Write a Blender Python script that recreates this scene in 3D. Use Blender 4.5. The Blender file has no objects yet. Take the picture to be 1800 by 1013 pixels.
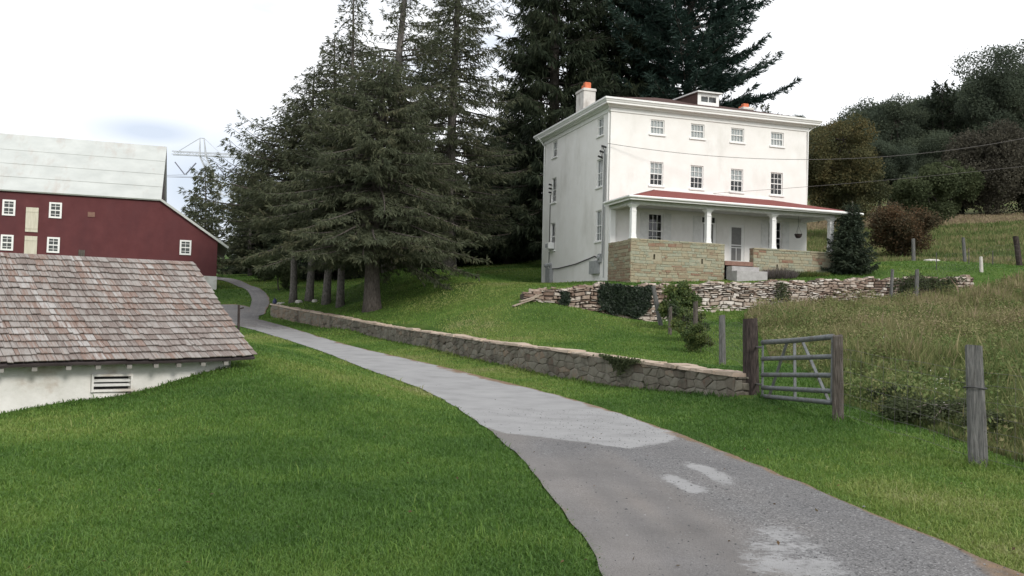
import bpy, math, random
import numpy as np
from math import sin, cos, pi, radians
C = bpy.context.scene
COL = C.collection
# ------------------------------------------------------------------ camera, world, sun, exposure
FPX, PITCH, ROLL = 1619.0, 0.0411, 0.0256
EYE = np.array([0, 0, 1.6])
_F = np.array([0, cos(PITCH), sin(PITCH)]); _R0 = np.array([1.0, 0, 0]); _U0 = np.array([0, -sin(PITCH), cos(PITCH)])
CR = _R0 * cos(ROLL) + _U0 * sin(ROLL); CU = _U0 * cos(ROLL) - _R0 * sin(ROLL)
cam = bpy.data.cameras.new('camera'); camo = bpy.data.objects.new('camera', cam); COL.objects.link(camo)
cam.sensor_width = 36; cam.lens = 36 * FPX / 1800; cam.clip_end = 3000; cam.clip_start = 0.1
import mathutils
_m = mathutils.Matrix.Identity(4)
for i in range(3):
    _m[i][0] = CR[i]; _m[i][1] = CU[i]; _m[i][2] = -_F[i]; _m[i][3] = EYE[i]
camo.matrix_world = _m
C.camera = camo
C.render.resolution_x, C.render.resolution_y = 1024, 576
C.view_settings.view_transform = 'Standard'; C.view_settings.look = 'None'; C.view_settings.gamma = 1
C.view_settings.use_curve_mapping = False
C.view_settings.exposure = 0.55
C.cycles.max_bounces = 6; C.cycles.transparent_max_bounces = 12
SUN_EL, SUN_AZ = radians(31), radians(146)          # azimuth measured from +Y towards +X
sdir = np.array([sin(SUN_AZ) * cos(SUN_EL), cos(SUN_AZ) * cos(SUN_EL), sin(SUN_EL)])
sl = bpy.data.lights.new('sun', 'SUN'); sl.energy = 1.5; sl.angle = radians(14); sl.color = (1, .95, .88)
so = bpy.data.objects.new('sun', sl); COL.objects.link(so)
so.rotation_euler = mathutils.Vector(sdir).to_track_quat('Z', 'Y').to_euler()
W = bpy.data.worlds.new('World'); C.world = W; W.use_nodes = True
nt = W.node_tree; nt.nodes.clear()
def wn(t, **k):
    n = nt.nodes.new(t)
    for a, b in k.items(): setattr(n, a, b)
    return n
sky = wn('ShaderNodeTexSky', sky_type='NISHITA', sun_disc=False, sun_elevation=SUN_EL, sun_rotation=SUN_AZ, dust_density=2.0)
tc = wn('ShaderNodeTexCoord'); mp = wn('ShaderNodeMapping'); mp.inputs['Scale'].default_value = (1.6, 1.6, 6.0)
nz = wn('ShaderNodeTexNoise'); nz.inputs['Scale'].default_value = 1.6; nz.inputs['Detail'].default_value = 5; nz.inputs['Roughness'].default_value = .5
rp = wn('ShaderNodeValToRGB'); rp.color_ramp.elements[0].position = .28; rp.color_ramp.elements[1].position = .46
def ray(px, py): return _F + CR * (px - 900) / FPX + CU * (506.5 - py) / FPX
# one long thin opening in the cloud deck, low in the sky beyond the barn
dv = ray(265, 232); dv = dv / np.linalg.norm(dv)
sub = wn('ShaderNodeVectorMath', operation='SUBTRACT'); sub.inputs[1].default_value = tuple(dv)
sc_ = wn('ShaderNodeVectorMath', operation='MULTIPLY'); sc_.inputs[1].default_value = (13, 13, 52)
ln = wn('ShaderNodeVectorMath', operation='LENGTH')
dv2 = ray(370, 335); dv2 = dv2 / np.linalg.norm(dv2)
sub2 = wn('ShaderNodeVectorMath', operation='SUBTRACT'); sub2.inputs[1].default_value = tuple(dv2)
sc2 = wn('ShaderNodeVectorMath', operation='MULTIPLY'); sc2.inputs[1].default_value = (8, 8, 13)
ln2 = wn('ShaderNodeVectorMath', operation='LENGTH')
mn = wn('ShaderNodeMath', operation='MINIMUM')
mr = wn('ShaderNodeMapRange'); mr.inputs['From Min'].default_value = .25; mr.inputs['From Max'].default_value = 1.35; mr.inputs['To Min'].default_value = .1; mr.inputs['To Max'].default_value = 1
mul = wn('ShaderNodeMath', operation='MULTIPLY')
mx = wn('ShaderNodeMix', data_type='RGBA'); mx.inputs[7].default_value = (8.6, 8.75, 9.0, 1)
gap = wn('ShaderNodeMix', data_type='RGBA'); gap.inputs[0].default_value = .82; gap.inputs[7].default_value = (5.0, 5.5, 6.4, 1)
bg = wn('ShaderNodeBackground'); bg.inputs['Strength'].default_value = .1
wo = wn('ShaderNodeOutputWorld'); lk = nt.links.new
lk(tc.outputs['Generated'], mp.inputs[0]); lk(mp.outputs[0], nz.inputs[0]); lk(nz.outputs[0], rp.inputs[0])
for s_, m_, l_ in ((sub, sc_, ln), (sub2, sc2, ln2)):
    lk(tc.outputs['Generated'], s_.inputs[0]); lk(s_.outputs[0], m_.inputs[0]); lk(m_.outputs[0], l_.inputs[0])
lk(ln.outputs['Value'], mn.inputs[0]); lk(ln2.outputs['Value'], mn.inputs[1]); lk(mn.outputs[0], mr.inputs[0])
lk(rp.outputs[0], mul.inputs[0]); lk(mr.outputs[0], mul.inputs[1])
lk(sky.outputs[0], gap.inputs[6]); lk(gap.outputs[2], mx.inputs[6]); lk(mul.outputs[0], mx.inputs[0])
lk(mx.outputs[2], bg.inputs[0]); lk(bg.outputs[0], wo.inputs[0])

# ------------------------------------------------------------------ helpers
def P(px, py, Y):
    d = ray(px, py); return EYE + d * Y / d[1]
def on_plane(px, py, o, n):
    d = ray(px, py); return EYE + d * ((np.asarray(o) - EYE) @ n) / (d @ n)
def rng_(s): return np.random.default_rng(s)
def nrm(v): return v / np.maximum(np.linalg.norm(v, axis=-1, keepdims=True), 1e-9)
def vnoise(x, y, seed=0, scale=1.0):
    """smooth value noise, 0..1"""
    x = np.asarray(x) / scale + 1000.3 + seed * 17.1; y = np.asarray(y) / scale + 1000.7 + seed * 31.7
    xi, yi = np.floor(x).astype(np.int64), np.floor(y).astype(np.int64); fx, fy = x - xi, y - yi
    fx = fx * fx * (3 - 2 * fx); fy = fy * fy * (3 - 2 * fy)
    def h(a, b):
        n = (a * 374761393 + b * 668265263 + seed * 974711) & 0xffffffff
        n = ((n ^ (n >> 13)) * 1274126177) & 0xffffffff
        return ((n ^ (n >> 16)) & 0xffff) / 65535.0
    return (h(xi, yi) * (1 - fx) + h(xi + 1, yi) * fx) * (1 - fy) + (h(xi, yi + 1) * (1 - fx) + h(xi + 1, yi + 1) * fx) * fy

def empty(name, loc, label=None, cat=None, group=None, rz=0):
    o = bpy.data.objects.new(name, None); COL.objects.link(o); o.location = tuple(loc); o.rotation_euler.z = rz
    o.empty_display_size = .3
    return tag(o, label, cat, group)
def tag(o, label=None, cat=None, group=None, kind=None):
    if label: o['label'] = label
    if cat: o['category'] = cat
    if group: o['group'] = group
    if kind: o['kind'] = kind
    return o
def np_mesh(name, V, F, mat, parent=None, attrs=None, smooth=False, loc=None):
    V = np.asarray(V, dtype=np.float64)
    if loc is not None: V = V - np.asarray(loc)
    me = bpy.data.meshes.new(name)
    Fs = F if isinstance(F, list) else [np.asarray(F)]
    Fs = [np.asarray(f) for f in Fs if len(f)]
    me.vertices.add(len(V)); me.vertices.foreach_set('co', V.astype(np.float32).ravel())
    idx = np.concatenate([f.ravel() for f in Fs]).astype(np.int32)
    tot = np.concatenate([np.full(len(f), f.shape[1]) for f in Fs])
    me.loops.add(len(idx)); me.loops.foreach_set('vertex_index', idx)
    me.polygons.add(len(tot)); me.polygons.foreach_set('loop_start', (np.cumsum(tot) - tot).astype(np.int32))
    me.update(calc_edges=True)
    me.polygons.foreach_set('use_smooth', np.full(len(tot), bool(smooth)))
    for k, v in (attrs or {}).items():
        a = me.attributes.new(k, 'FLOAT', 'POINT'); a.data.foreach_set('value', np.asarray(v, dtype=np.float32))
    me.materials.append(mat)
    o = bpy.data.objects.new(name, me); COL.objects.link(o)
    if parent is not None: o.parent = parent
    elif loc is not None: o.location = tuple(loc)
    return o
class MB:
    def __init__(s): s.v = []; s.f = {3: [], 4: []}; s.t = []; s.n = 0
    def add(s, V, F, t=.5):
        V = np.asarray(V, float)
        for f in F:
            if len(f) in (3, 4): s.f[len(f)].append([i + s.n for i in f])
            else:
                for k in range(1, len(f) - 1): s.f[3].append([f[0] + s.n, f[k] + s.n, f[k + 1] + s.n])
        s.v.append(V); s.n += len(V); s.t.append(np.full(len(V), t)); return s
    def box(s, x0, x1, y0, y1, z0, z1, t=.5):
        return s.add([(x0, y0, z0), (x1, y0, z0), (x1, y1, z0), (x0, y1, z0), (x0, y0, z1), (x1, y0, z1), (x1, y1, z1), (x0, y1, z1)],
                     [(0, 3, 2, 1), (4, 5, 6, 7), (0, 1, 5, 4), (1, 2, 6, 5), (2, 3, 7, 6), (3, 0, 4, 7)], t)
    def bbox(s, x0, x1, y0, y1, z0, z1, b=.01, t=.5):
        """box with chamfered vertical and top edges"""
        pts = []
        for z, i in ((z0, 0), (z1 - b, 0), (z1, b)):
            for (x, y) in ((x0 + b, y0), (x1 - b, y0), (x1, y0 + b), (x1, y1 - b), (x1 - b, y1), (x0 + b, y1), (x0, y1 - b), (x0, y0 + b)):
                cx, cy = (x0 + x1) / 2, (y0 + y1) / 2
                pts.append((x + (np.sign(cx - x) * i), y + np.sign(cy - y) * i, z))
        F = [tuple(range(7, -1, -1)), tuple(range(16, 24))]
        for k in range(2):
            for j in range(8): F.append((k * 8 + j, k * 8 + (j + 1) % 8, k * 8 + 8 + (j + 1) % 8, k * 8 + 8 + j))
        return s.add(pts, F, t)
    def tube(s, pts, r, n=8, t=.5, cap=True):
        V, F = tube(pts, r, n, cap); return s.add(V, F, t)
    def bar(s, a, b, w, h=None, t=.5):
        """rectangular bar from a to b"""
        a, b = np.asarray(a, float), np.asarray(b, float); d = nrm(b - a); h = h or w
        u = np.cross(d, (0, 0, 1.0)); u = np.array([1.0, 0, 0]) if np.linalg.norm(u) < .02 else nrm(u); v = np.cross(u, d)
        V = [q + u * sx * w / 2 + v * sz * h / 2 for q in (a, b) for sx, sz in ((-1, -1), (1, -1), (1, 1), (-1, 1))]
        return s.add(V, [(3, 2, 1, 0), (4, 5, 6, 7), (0, 1, 5, 4), (1, 2, 6, 5), (2, 3, 7, 6), (3, 0, 4, 7)], t)
    def build(s, name, mat, parent=None, smooth=False, loc=None, attr='tint'):
        V = np.concatenate(s.v); F = [np.array(s.f[k]) for k in (3, 4) if s.f[k]]
        return np_mesh(name, V, F, mat, parent, {attr: np.concatenate(s.t)}, smooth, loc)
def tube(pts, r, n=8, cap=True):
    pts = np.asarray(pts, float); m = len(pts); r = np.broadcast_to(np.asarray(r, float), (m,))
    T = nrm(np.gradient(pts, axis=0)); V = []
    ref = np.array([0, 0, 1.0]) if abs(T[0][2]) < .9 else np.array([1.0, 0, 0])
    for i in range(m):
        u = nrm(np.cross(T[i], ref)); w = np.cross(u, T[i])
        a = np.arange(n) * 2 * pi / n
        V.append(pts[i] + r[i] * (np.cos(a)[:, None] * u + np.sin(a)[:, None] * w))
    F = [(i * n + j, i * n + (j + 1) % n, (i + 1) * n + (j + 1) % n, (i + 1) * n + j) for i in range(m - 1) for j in range(n)]
    if cap: F += [tuple(range(n - 1, -1, -1)), tuple(range((m - 1) * n, m * n))]
    return np.concatenate(V), F
def tree_copy(o, loc, rz, sc, label, group=None):
    c = o.copy(); COL.objects.link(c); c.location = tuple(loc); c.rotation_euler.z = rz
    c.scale = sc if hasattr(sc, '__len__') else (sc, sc, sc)
    c['label'] = label
    if group: c['group'] = group
    for ch in list(o.children):
        d = ch.copy(); COL.objects.link(d); d.parent = c
        for g in list(ch.children):
            e = g.copy(); COL.objects.link(e); e.parent = d
    return c

# ------------------------------------------------------------------ materials
def mat(name, stops, scale=4.0, detail=6, rough=.8, bump=0, bscale=None, attr=0, stretch=(1, 1, 1), spec=.3, metal=0, stain=None, trans=0, lo=.3, hi=.7, coord='Object', objrand=0, brick=None):
    """stops: colours mixed by noise (+ the per-piece attribute 'tint')"""
    m = bpy.data.materials.new(name); m.use_nodes = True; t = m.node_tree; t.nodes.clear(); L = t.links.new
    def N(k, **kw):
        n = t.nodes.new(k)
        for a, b in kw.items(): setattr(n, a, b)
        return n
    tc = N('ShaderNodeTexCoord'); mp = N('ShaderNodeMapping'); mp.inputs['Scale'].default_value = stretch
    L(tc.outputs[coord], mp.inputs[0])
    nz = N('ShaderNodeTexNoise'); nz.inputs['Scale'].default_value = scale; nz.inputs['Detail'].default_value = detail; nz.inputs['Roughness'].default_value = .6
    L(mp.outputs[0], nz.inputs[0])
    mr = N('ShaderNodeMapRange'); mr.inputs[1].default_value = lo; mr.inputs[2].default_value = hi
    L(nz.outputs[0], mr.inputs[0]); fac = mr.outputs[0]
    if attr:
        at = N('ShaderNodeAttribute', attribute_name='tint'); mx = N('ShaderNodeMix'); mx.inputs[0].default_value = attr
        L(fac, mx.inputs[2]); L(at.outputs['Fac'], mx.inputs[3]); fac = mx.outputs[0]
    if objrand:
        oi = N('ShaderNodeObjectInfo'); mx = N('ShaderNodeMix'); mx.inputs[0].default_value = objrand
        L(fac, mx.inputs[2]); L(oi.outputs['Random'], mx.inputs[3]); fac = mx.outputs[0]
    rp = N('ShaderNodeValToRGB'); e = rp.color_ramp.elements
    while len(e) < len(stops): e.new(.5)
    for i, c in enumerate(stops): e[i].position = i / max(1, len(stops) - 1); e[i].color = (*c, 1)
    L(fac, rp.inputs[0]); col = rp.outputs[0]
    if stain:
        c2, s2, lo2, hi2, st2 = stain
        mp2 = N('ShaderNodeMapping'); mp2.inputs['Scale'].default_value = st2; L(tc.outputs[coord], mp2.inputs[0])
        n2 = N('ShaderNodeTexNoise'); n2.inputs['Scale'].default_value = s2; n2.inputs['Detail'].default_value = 7; n2.inputs['Roughness'].default_value = .65
        L(mp2.outputs[0], n2.inputs[0]); r2 = N('ShaderNodeMapRange'); r2.inputs[1].default_value = lo2; r2.inputs[2].default_value = hi2
        L(n2.outputs[0], r2.inputs[0]); mx = N('ShaderNodeMix', data_type='RGBA'); mx.inputs[7].default_value = (*c2, 1)
        L(r2.outputs[0], mx.inputs[0]); L(col, mx.inputs[6]); col = mx.outputs[2]
    out = N('ShaderNodeOutputMaterial')
    if trans:
        d = N('ShaderNodeBsdfPrincipled'); d.inputs['Roughness'].default_value = rough; d.inputs['Specular IOR Level'].default_value = spec
        tr = N('ShaderNodeBsdfTranslucent'); ms = N('ShaderNodeMixShader'); ms.inputs[0].default_value = trans
        L(col, d.inputs['Base Color']); L(col, tr.inputs[0]); L(d.outputs[0], ms.inputs[1]); L(tr.outputs[0], ms.inputs[2]); L(ms.outputs[0], out.inputs[0])
        return m
    b = N('ShaderNodeBsdfPrincipled'); b.inputs['Roughness'].default_value = rough; b.inputs['Metallic'].default_value = metal
    b.inputs['Specular IOR Level'].default_value = spec
    L(col, b.inputs['Base Color'])
    if bump:
        n3 = N('ShaderNodeTexNoise'); n3.inputs['Scale'].default_value = bscale or scale * 3; n3.inputs['Detail'].default_value = 5
        L(mp.outputs[0], n3.inputs[0]); bp = N('ShaderNodeBump'); bp.inputs['Strength'].default_value = bump; bp.inputs['Distance'].default_value = .03
        L(n3.outputs[0], bp.inputs['Height']); L(bp.outputs[0], b.inputs['Normal'])
    L(b.outputs[0], out.inputs[0]); return m
M = {}
M['stucco'] = mat('white_stucco', [(.75, .735, .70), (.82, .81, .785)], 1.2, rough=.9, bump=.15, bscale=40, stain=((.60, .585, .545), .55, .53, .78, (1, 1, .45)))
M['trim'] = mat('white_paint', [(.76, .76, .74), (.82, .82, .80)], 3, rough=.55, bump=.05)
M['column'] = mat('column_paint', [(.78, .78, .77), (.82, .82, .80)], 3, rough=.5)
M['old_white'] = mat('weathered_white_paint', [(.62, .62, .60), (.75, .75, .73)], 6, rough=.6)
M['ceiling'] = mat('grey_porch_ceiling', [(.42, .43, .41), (.52, .53, .51)], 3, rough=.8)
M['redroof'] = mat('red_brown_shingle', [(.17, .045, .04), (.23, .065, .055)], 14, rough=.9, bump=.3, bscale=50)
M['darkroof'] = mat('dark_brown_shingle', [(.06, .036, .032), (.10, .056, .048)], 10, rough=.9, bump=.2)
M['terracotta'] = mat('terracotta', [(.52, .13, .06), (.65, .2, .1)], 8, rough=.8)
M['chimney'] = mat('chimney_stucco', [(.5, .48, .45), (.68, .66, .62)], 2.5, rough=.9, stain=((.3, .27, .24), 2.0, .52, .75, (1, 1, .4)))
M['tail'] = mat('limewashed_rafter', [(.17, .16, .145), (.27, .26, .24)], 6, rough=.9)
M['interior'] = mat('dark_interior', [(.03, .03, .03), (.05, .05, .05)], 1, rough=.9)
M['blind'] = mat('pale_window_blind', [(.78, .79, .79), (.84, .85, .85)], 2, rough=.8)
M['screen'] = mat('dark_insect_screen', [(.17, .17, .165), (.22, .22, .215)], 8, rough=.7)
M['greymetal'] = mat('grey_metal_box', [(.26, .27, .27), (.36, .37, .37)], 5, rough=.5)
M['cable'] = mat('dark_cable', [(.03, .03, .03), (.06, .06, .06)], 5, rough=.6)
M['concrete'] = mat('grey_concrete', [(.29, .28, .275), (.40, .39, .385)], 5, rough=.9, bump=.1)
M['brickstep'] = mat('red_brick_edge', [(.17, .095, .075), (.25, .15, .115)], 8, rough=.9)
M['porchstone'] = mat('green_tan_fieldstone', [(.19, .075, .055), (.24, .16, .11), (.26, .22, .15), (.32, .29, .20), (.25, .265, .20), (.38, .35, .26)], 7, rough=.9, bump=.4, bscale=25, attr=.72, lo=.25, hi=.75)
M['porchmortar'] = mat('tan_mortar', [(.26, .24, .17), (.35, .32, .235)], 6, rough=.95)
M['barnred'] = mat('barn_red_boards', [(.095, .028, .030), (.125, .040, .042)], 1.2, rough=.85, stain=((.085, .03, .034), .6, .45, .8, (1, 1, .5)), bump=.1, bscale=20)
M['barnroof'] = mat('weathered_white_metal', [(.43, .45, .43), (.53, .55, .525)], .7, rough=.6, stain=((.40, .35, .31), .55, .56, .82, (1.6, .5, .5)))
M['dark_wood'] = mat('dark_weathered_boards', [(.045, .036, .036), (.085, .07, .072)], 2, rough=.9)  # dark brown is the boards' own colour
M['whitewash'] = mat('whitewashed_masonry', [(.57, .56, .52), (.73, .72, .69)], 1.8, rough=.95, bump=.6, bscale=7, stain=((.33, .25, .18), 1.1, .52, .76, (1, 1, 1.3)))
M['hoistdoor'] = mat('cream_boards', [(.50, .47, .37), (.62, .59, .49)], 3, rough=.8, stretch=(4, 4, .5))
M['shingle'] = mat('cedar_shingle', [(.345, .33, .318), (.27, .24, .222), (.17, .135, .12), (.30, .28, .262), (.195, .13, .104), (.38, .365, .35), (.23, .20, .183)], 2.2, rough=.85, bump=.5, bscale=8, attr=.68, stretch=(9, .8, .8), lo=.25, hi=.75)
M['pylon'] = mat('galvanised_steel', [(.42, .44, .47), (.5, .52, .55)], 2, rough=.6, metal=.1)
M['insul'] = mat('dark_insulator', [(.12, .12, .16), (.16, .16, .2)], 2, rough=.4)
M['postdark'] = mat('dark_wet_post', [(.012, .010, .009), (.04, .030, .027), (.075, .06, .055)], 9, rough=.9, bump=.8, bscale=14, stretch=(4, 4, .6))
M['postgrey'] = mat('grey_weathered_post', [(.065, .066, .064), (.125, .125, .12), (.18, .178, .17)], 8, rough=.9, bump=.8, bscale=12, stretch=(5, 5, .5), stain=((.05, .045, .04), 5, .55, .75, (3, 3, .5)))
M['postbrown'] = mat('brown_grey_post', [(.04, .034, .028), (.09, .076, .064), (.15, .135, .12)], 8, rough=.9, bump=.8, bscale=12, stretch=(5, 5, .5))
M['galv'] = mat('gate_steel', [(.10, .108, .11), (.18, .19, .195)], 14, rough=.5, metal=.3, stain=((.09, .07, .05), 9, .55, .75, (1, 1, 1)))
M['wire'] = mat('rusty_wire', [(.09, .085, .08), (.13, .12, .115)], 4, rough=.6)
M['bark'] = mat('grey_brown_bark', [(.035, .03, .026), (.085, .073, .064), (.13, .115, .10)], 6, rough=.95, bump=.9, bscale=10, stretch=(3, 3, .8))
M['barkpale'] = mat('pale_grey_bark', [(.055, .05, .045), (.12, .11, .10), (.18, .165, .15)], 6, rough=.95, bump=.9, bscale=8, stretch=(2, 2, 1.2))
M['twig'] = mat('dead_twig', [(.10, .085, .07), (.18, .16, .14)], 4, rough=.9)
M['spruce'] = mat('dull_spruce_needles', [(.034, .044, .027), (.064, .076, .046), (.098, .108, .063), (.135, .118, .072)], .8, rough=.7, attr=.6, trans=.3, spec=.15)
M['norway'] = mat('deep_green_spruce_needles', [(.018, .027, .018), (.034, .047, .027), (.058, .066, .036)], .6, rough=.7, attr=.6, trans=.25, spec=.15)
M['pine'] = mat('blue_green_pine_needles', [(.016, .032, .028), (.030, .055, .044), (.055, .086, .060)], .6, rough=.65, attr=.6, trans=.25, spec=.2)
M['youngspruce'] = mat('young_spruce_needles', [(.014, .024, .015), (.028, .042, .024), (.05, .065, .033)], 1.5, rough=.7, attr=.6, trans=.12)
M['farleaf'] = mat('hazed_far_leaves', [(.046, .060, .047), (.076, .095, .066), (.118, .138, .083)], .25, rough=.8, attr=.4, trans=.4, objrand=.2, spec=.1)  # leaf colours lightened to stand in for haze over the distant trees
M['midleaf'] = mat('olive_leaves', [(.042, .058, .03), (.075, .092, .046), (.115, .13, .065)], .4, rough=.8, attr=.45, trans=.35, spec=.1)
M['brownleaf'] = mat('grey_brown_leaves', [(.045, .042, .034), (.075, .07, .053), (.11, .10, .07)], .4, rough=.8, attr=.5, trans=.3, spec=.1)
M['rustleaf'] = mat('rust_tinged_leaves', [(.048, .060, .034), (.085, .09, .045), (.13, .112, .05), (.17, .112, .05)], .35, rough=.8, attr=.45, trans=.3, spec=.1)
M['redbush'] = mat('red_brown_bush_leaves', [(.045, .055, .03), (.078, .068, .042), (.13, .08, .045), (.18, .11, .045)], .6, rough=.8, attr=.5, trans=.3, spec=.1)
M['ivy'] = mat('dark_ivy_leaves', [(.010, .016, .011), (.018, .03, .017), (.035, .052, .024)], 2, rough=.5, attr=.6, trans=.08, spec=.3)
M['bushgreen'] = mat('light_bush_leaves', [(.03, .05, .02), (.06, .095, .03), (.12, .15, .04), (.17, .15, .05)], 1.2, rough=.7, attr=.6, trans=.25)
M['lavender'] = mat('grey_purple_grass', [(.07, .075, .05), (.13, .11, .10), (.20, .17, .18)], 3, rough=.8, attr=.7, trans=.2)
M['grass'] = mat('lawn_blades', [(.042, .10, .019), (.086, .17, .031), (.136, .222, .044), (.215, .268, .07), (.29, .28, .135)], .35, rough=.55, attr=.72, trans=.3, spec=.25, coord='Object')
M['weed'] = mat('meadow_stems', [(.052, .095, .028), (.10, .145, .045), (.165, .185, .07), (.24, .215, .11), (.28, .225, .145), (.20, .135, .10)], .25, rough=.75, attr=.72, trans=.25, spec=.15)
M['wall_stone'] = mat('grey_fieldstone', [(.13, .08, .06), (.115, .098, .078), (.155, .14, .112), (.19, .178, .147), (.20, .148, .108), (.25, .225, .185)], 5, rough=.9, bump=.6, bscale=16, attr=.6, stain=((.05, .047, .036), 1.6, .5, .72, (1, 1, .6)), lo=.25, hi=.75)
M['wall_core'] = mat('dark_mortar', [(.06, .052, .043), (.11, .095, .078)], 6, rough=.95)
M['coping'] = mat('sandy_coping_stone', [(.29, .215, .165), (.42, .335, .265), (.49, .41, .33)], 5, rough=.9, bump=.5, bscale=20, attr=.55, stain=((.10, .095, .06), 2.2, .52, .7, (1, 1, 1)))
M['drystone'] = mat('limewashed_rubble', [(.055, .045, .04), (.16, .11, .085), (.30, .235, .19), (.47, .42, .37), (.62, .58, .54), (.24, .17, .13)], 3, rough=.95, bump=.6, bscale=14, attr=.6, lo=.2, hi=.8)
M['drycore'] = mat('rubble_dark_earth', [(.05, .042, .036), (.10, .08, .065)], 5, rough=1)  # dark earth colour of the filling behind the stones
M['board'] = mat('weathered_board', [(.22, .18, .14), (.36, .30, .24)], 5, rough=.9, stretch=(1, 6, 1))
M['blue'] = mat('dark_blue_plastic', [(.025, .03, .075), (.05, .06, .13)], 9, rough=.4)
M['lightstone'] = mat('pale_stone', [(.42, .40, .36), (.55, .53, .48)], 5, rough=.9)
M['pebble'] = mat('gravel_stone', [(.07, .07, .072), (.13, .13, .132), (.20, .20, .20), (.33, .325, .32)], 20, rough=.9, attr=.9)
def glass_mat():
    m = bpy.data.materials.new('window_glass'); m.use_nodes = True; t = m.node_tree; t.nodes.clear(); L = t.links.new
    a = t.nodes.new('ShaderNodeBsdfTransparent'); a.inputs[0].default_value = (.82, .85, .85, 1)
    g = t.nodes.new('ShaderNodeBsdfGlossy'); g.inputs['Roughness'].default_value = .03
    lw = t.nodes.new('ShaderNodeFresnel'); lw.inputs[0].default_value = 1.7
    ms = t.nodes.new('ShaderNodeMixShader'); o = t.nodes.new('ShaderNodeOutputMaterial')
    L(lw.outputs[0], ms.inputs[0]); L(a.outputs[0], ms.inputs[1]); L(g.outputs[0], ms.inputs[2]); L(ms.outputs[0], o.inputs[0]); return m
M['glass'] = glass_mat()

# ------------------------------------------------------------------ key frames of the buildings
YAW = .315; H0 = np.array([4.56, 44, 3.84]); HA = np.array([cos(YAW), sin(YAW), 0]); HB = np.array([-sin(YAW), cos(YAW), 0])
def hw(u, v, z=0): return H0 + HA * u + HB * v + np.array([0, 0, z])
BY = .33; B0 = P(280, 350, 62); BA = np.array([cos(BY), sin(BY), 0]); BB = np.array([-sin(BY), cos(BY), 0])
SY = radians(50); SE = P(449, 628, 17); SD = np.array([sin(SY), cos(SY), 0]); SN = np.array([cos(SY), -sin(SY), 0])
SW = SE - SN * .38                                  # line of the springhouse wall
# ------------------------------------------------------------------ terrain
def w2(px, py): return on_plane(px, py, hw(0, -5), HB)
def ps(px, py): return on_plane(px, py, SW, SN)
_zy = ([0, 14, 18, 22, 26, 30, 34, 38, 42, 46, 48, 50, 54, 60], [.02, .03, .07, .145, .25, .37, .5, .65, .84, 1.12, 1.3, 1.49, 1.9, 2.6])
def road_depth(px, py):
    """depth at which the line of sight meets the driveway's long profile"""
    Y = np.linspace(4, 60, 3000); d = ray(px, py); g = EYE[2] + d[2] * Y / d[1] - np.interp(Y, *_zy)
    return float(Y[np.argmin(np.abs(g))])
ROAD_L = [(1110, 1100, 4.95), (1060, 1013, 5.85), (1010, 920, 7.4), (960, 850, 9.3), (900, 790, 11.9), (860, 755, 14), (800, 715, 17.6), (740, 680, 21), (702, 671, 22.6), (654, 655, 25.5), (573, 621, 33), (500, 596, 41), (428, 574, 49), (400, 567, 52)]
ROAD_R = [(1990, 1100, 5.2), (1790, 1013, 6.05), (1640, 940, 7.2), (1520, 905, 8.0), (1400, 850, 9.8), (1280, 800, 12), (1150, 745, 15), (1000, 700, 20), (863, 667, 25.5), (799, 651, 28), (734, 635, 31.5), (654, 619, 36), (606, 606, 40), (541, 585, 45), (483, 568, 50), (428, 556, 55)]
ROAD_L = [(a, b, road_depth(a, b)) for a, b, c in ROAD_L[:-1]] + [(395, 568, 48.5)]
ROAD_R = [(a, b, road_depth(a, b)) for a, b, c in ROAD_R]
BR_L = [(430, 560, 51.5), (446, 536, 55.5), (446, 528, 57), (442, 517, 61), (420, 505, 67), (384, 494, 75), (340, 488, 82)]
BR_R = [(466, 553, 52.5), (473, 538, 55.5), (487, 525, 59), (461, 511, 63), (431, 498, 70), (412, 490.5, 76), (384, 486, 82), (340, 481, 90)]
TURN_F = [(450, 575, 46.5), (428, 574, 47), (395, 574, 48), (340, 578, 49), (250, 580, 49)]
TURN_B = [(456, 545, 53), (431, 535, 56), (391, 536, 56.5), (340, 538, 57), (250, 540, 57)]
WALL1 = [(475, 558, 534, 52.5), (520, 567, 543, 50.6), (567, 576, 551, 48.2), (660, 593, 569, 41.9), (760, 614, 584, 34.6), (880, 642, 602, 28.5), (960, 661, 611, 25.7), (1100, 682, 631, 22.0), (1290, 702, 657, 17.7)]
common = [P(*a) for a in ((400, 480, 105), (400, 479, 280), (870, 475, 61), (750, 490, 58), (600, 516, 55), (377, 510, 63.2), (1700, 400, 90), (1680, 385, 100), (1795, 385, 100), (1430, 410, 90), (1795, 472, 56), (1318, 697, 17.9), (1474, 740, 14.7), (1722, 822, 11.2), (384, 490, 78), (461, 511, 63), (475, 538, 55))]
common += [hw(u, v, z) for u, v, z in ((-4, 9, .45), (5, 16, 1.4), (14, 12, 1.6), (-8, 14, .9))]
common += [np.array(a, float) for a in ((-60, 100, 8), (-150, 200, 16), (-150, 50, 1), (-70, 30, -.5), (0, 130, 15), (-40, 150, 12), (0, 300, 34), (60, 135, 19.5), (110, 135, 24), (150, 200, 40), (70, 60, 13), (110, 60, 18), (100, 20, 7), (200, 0, 9), (60, 0, 1.2), (-100, -60, -3), (0, -60, -.5), (100, -60, 1), (300, 300, 85), (0, 600, 70), (-300, 600, 45), (300, 700, 110), (-300, 100, 5), (-300, 300, 22), (300, 100, 40), (600, 300, 110), (-600, 300, 25), (-600, 1000, 60), (600, 1000, 140), (0, 1100, 100))]
Lp = [P(*a) for a in ROAD_L[1:] + ROAD_R[1:] + BR_L[1:5] + BR_R[1:5] + TURN_F[2:] + TURN_B[1:]] + [P(a, b, d) for a, b, c, d in WALL1]
Lp += [ps(*a) for a in ((0, 728), (110, 704), (205, 698), (246, 690), (316, 668), (379, 649), (423, 644))]
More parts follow.
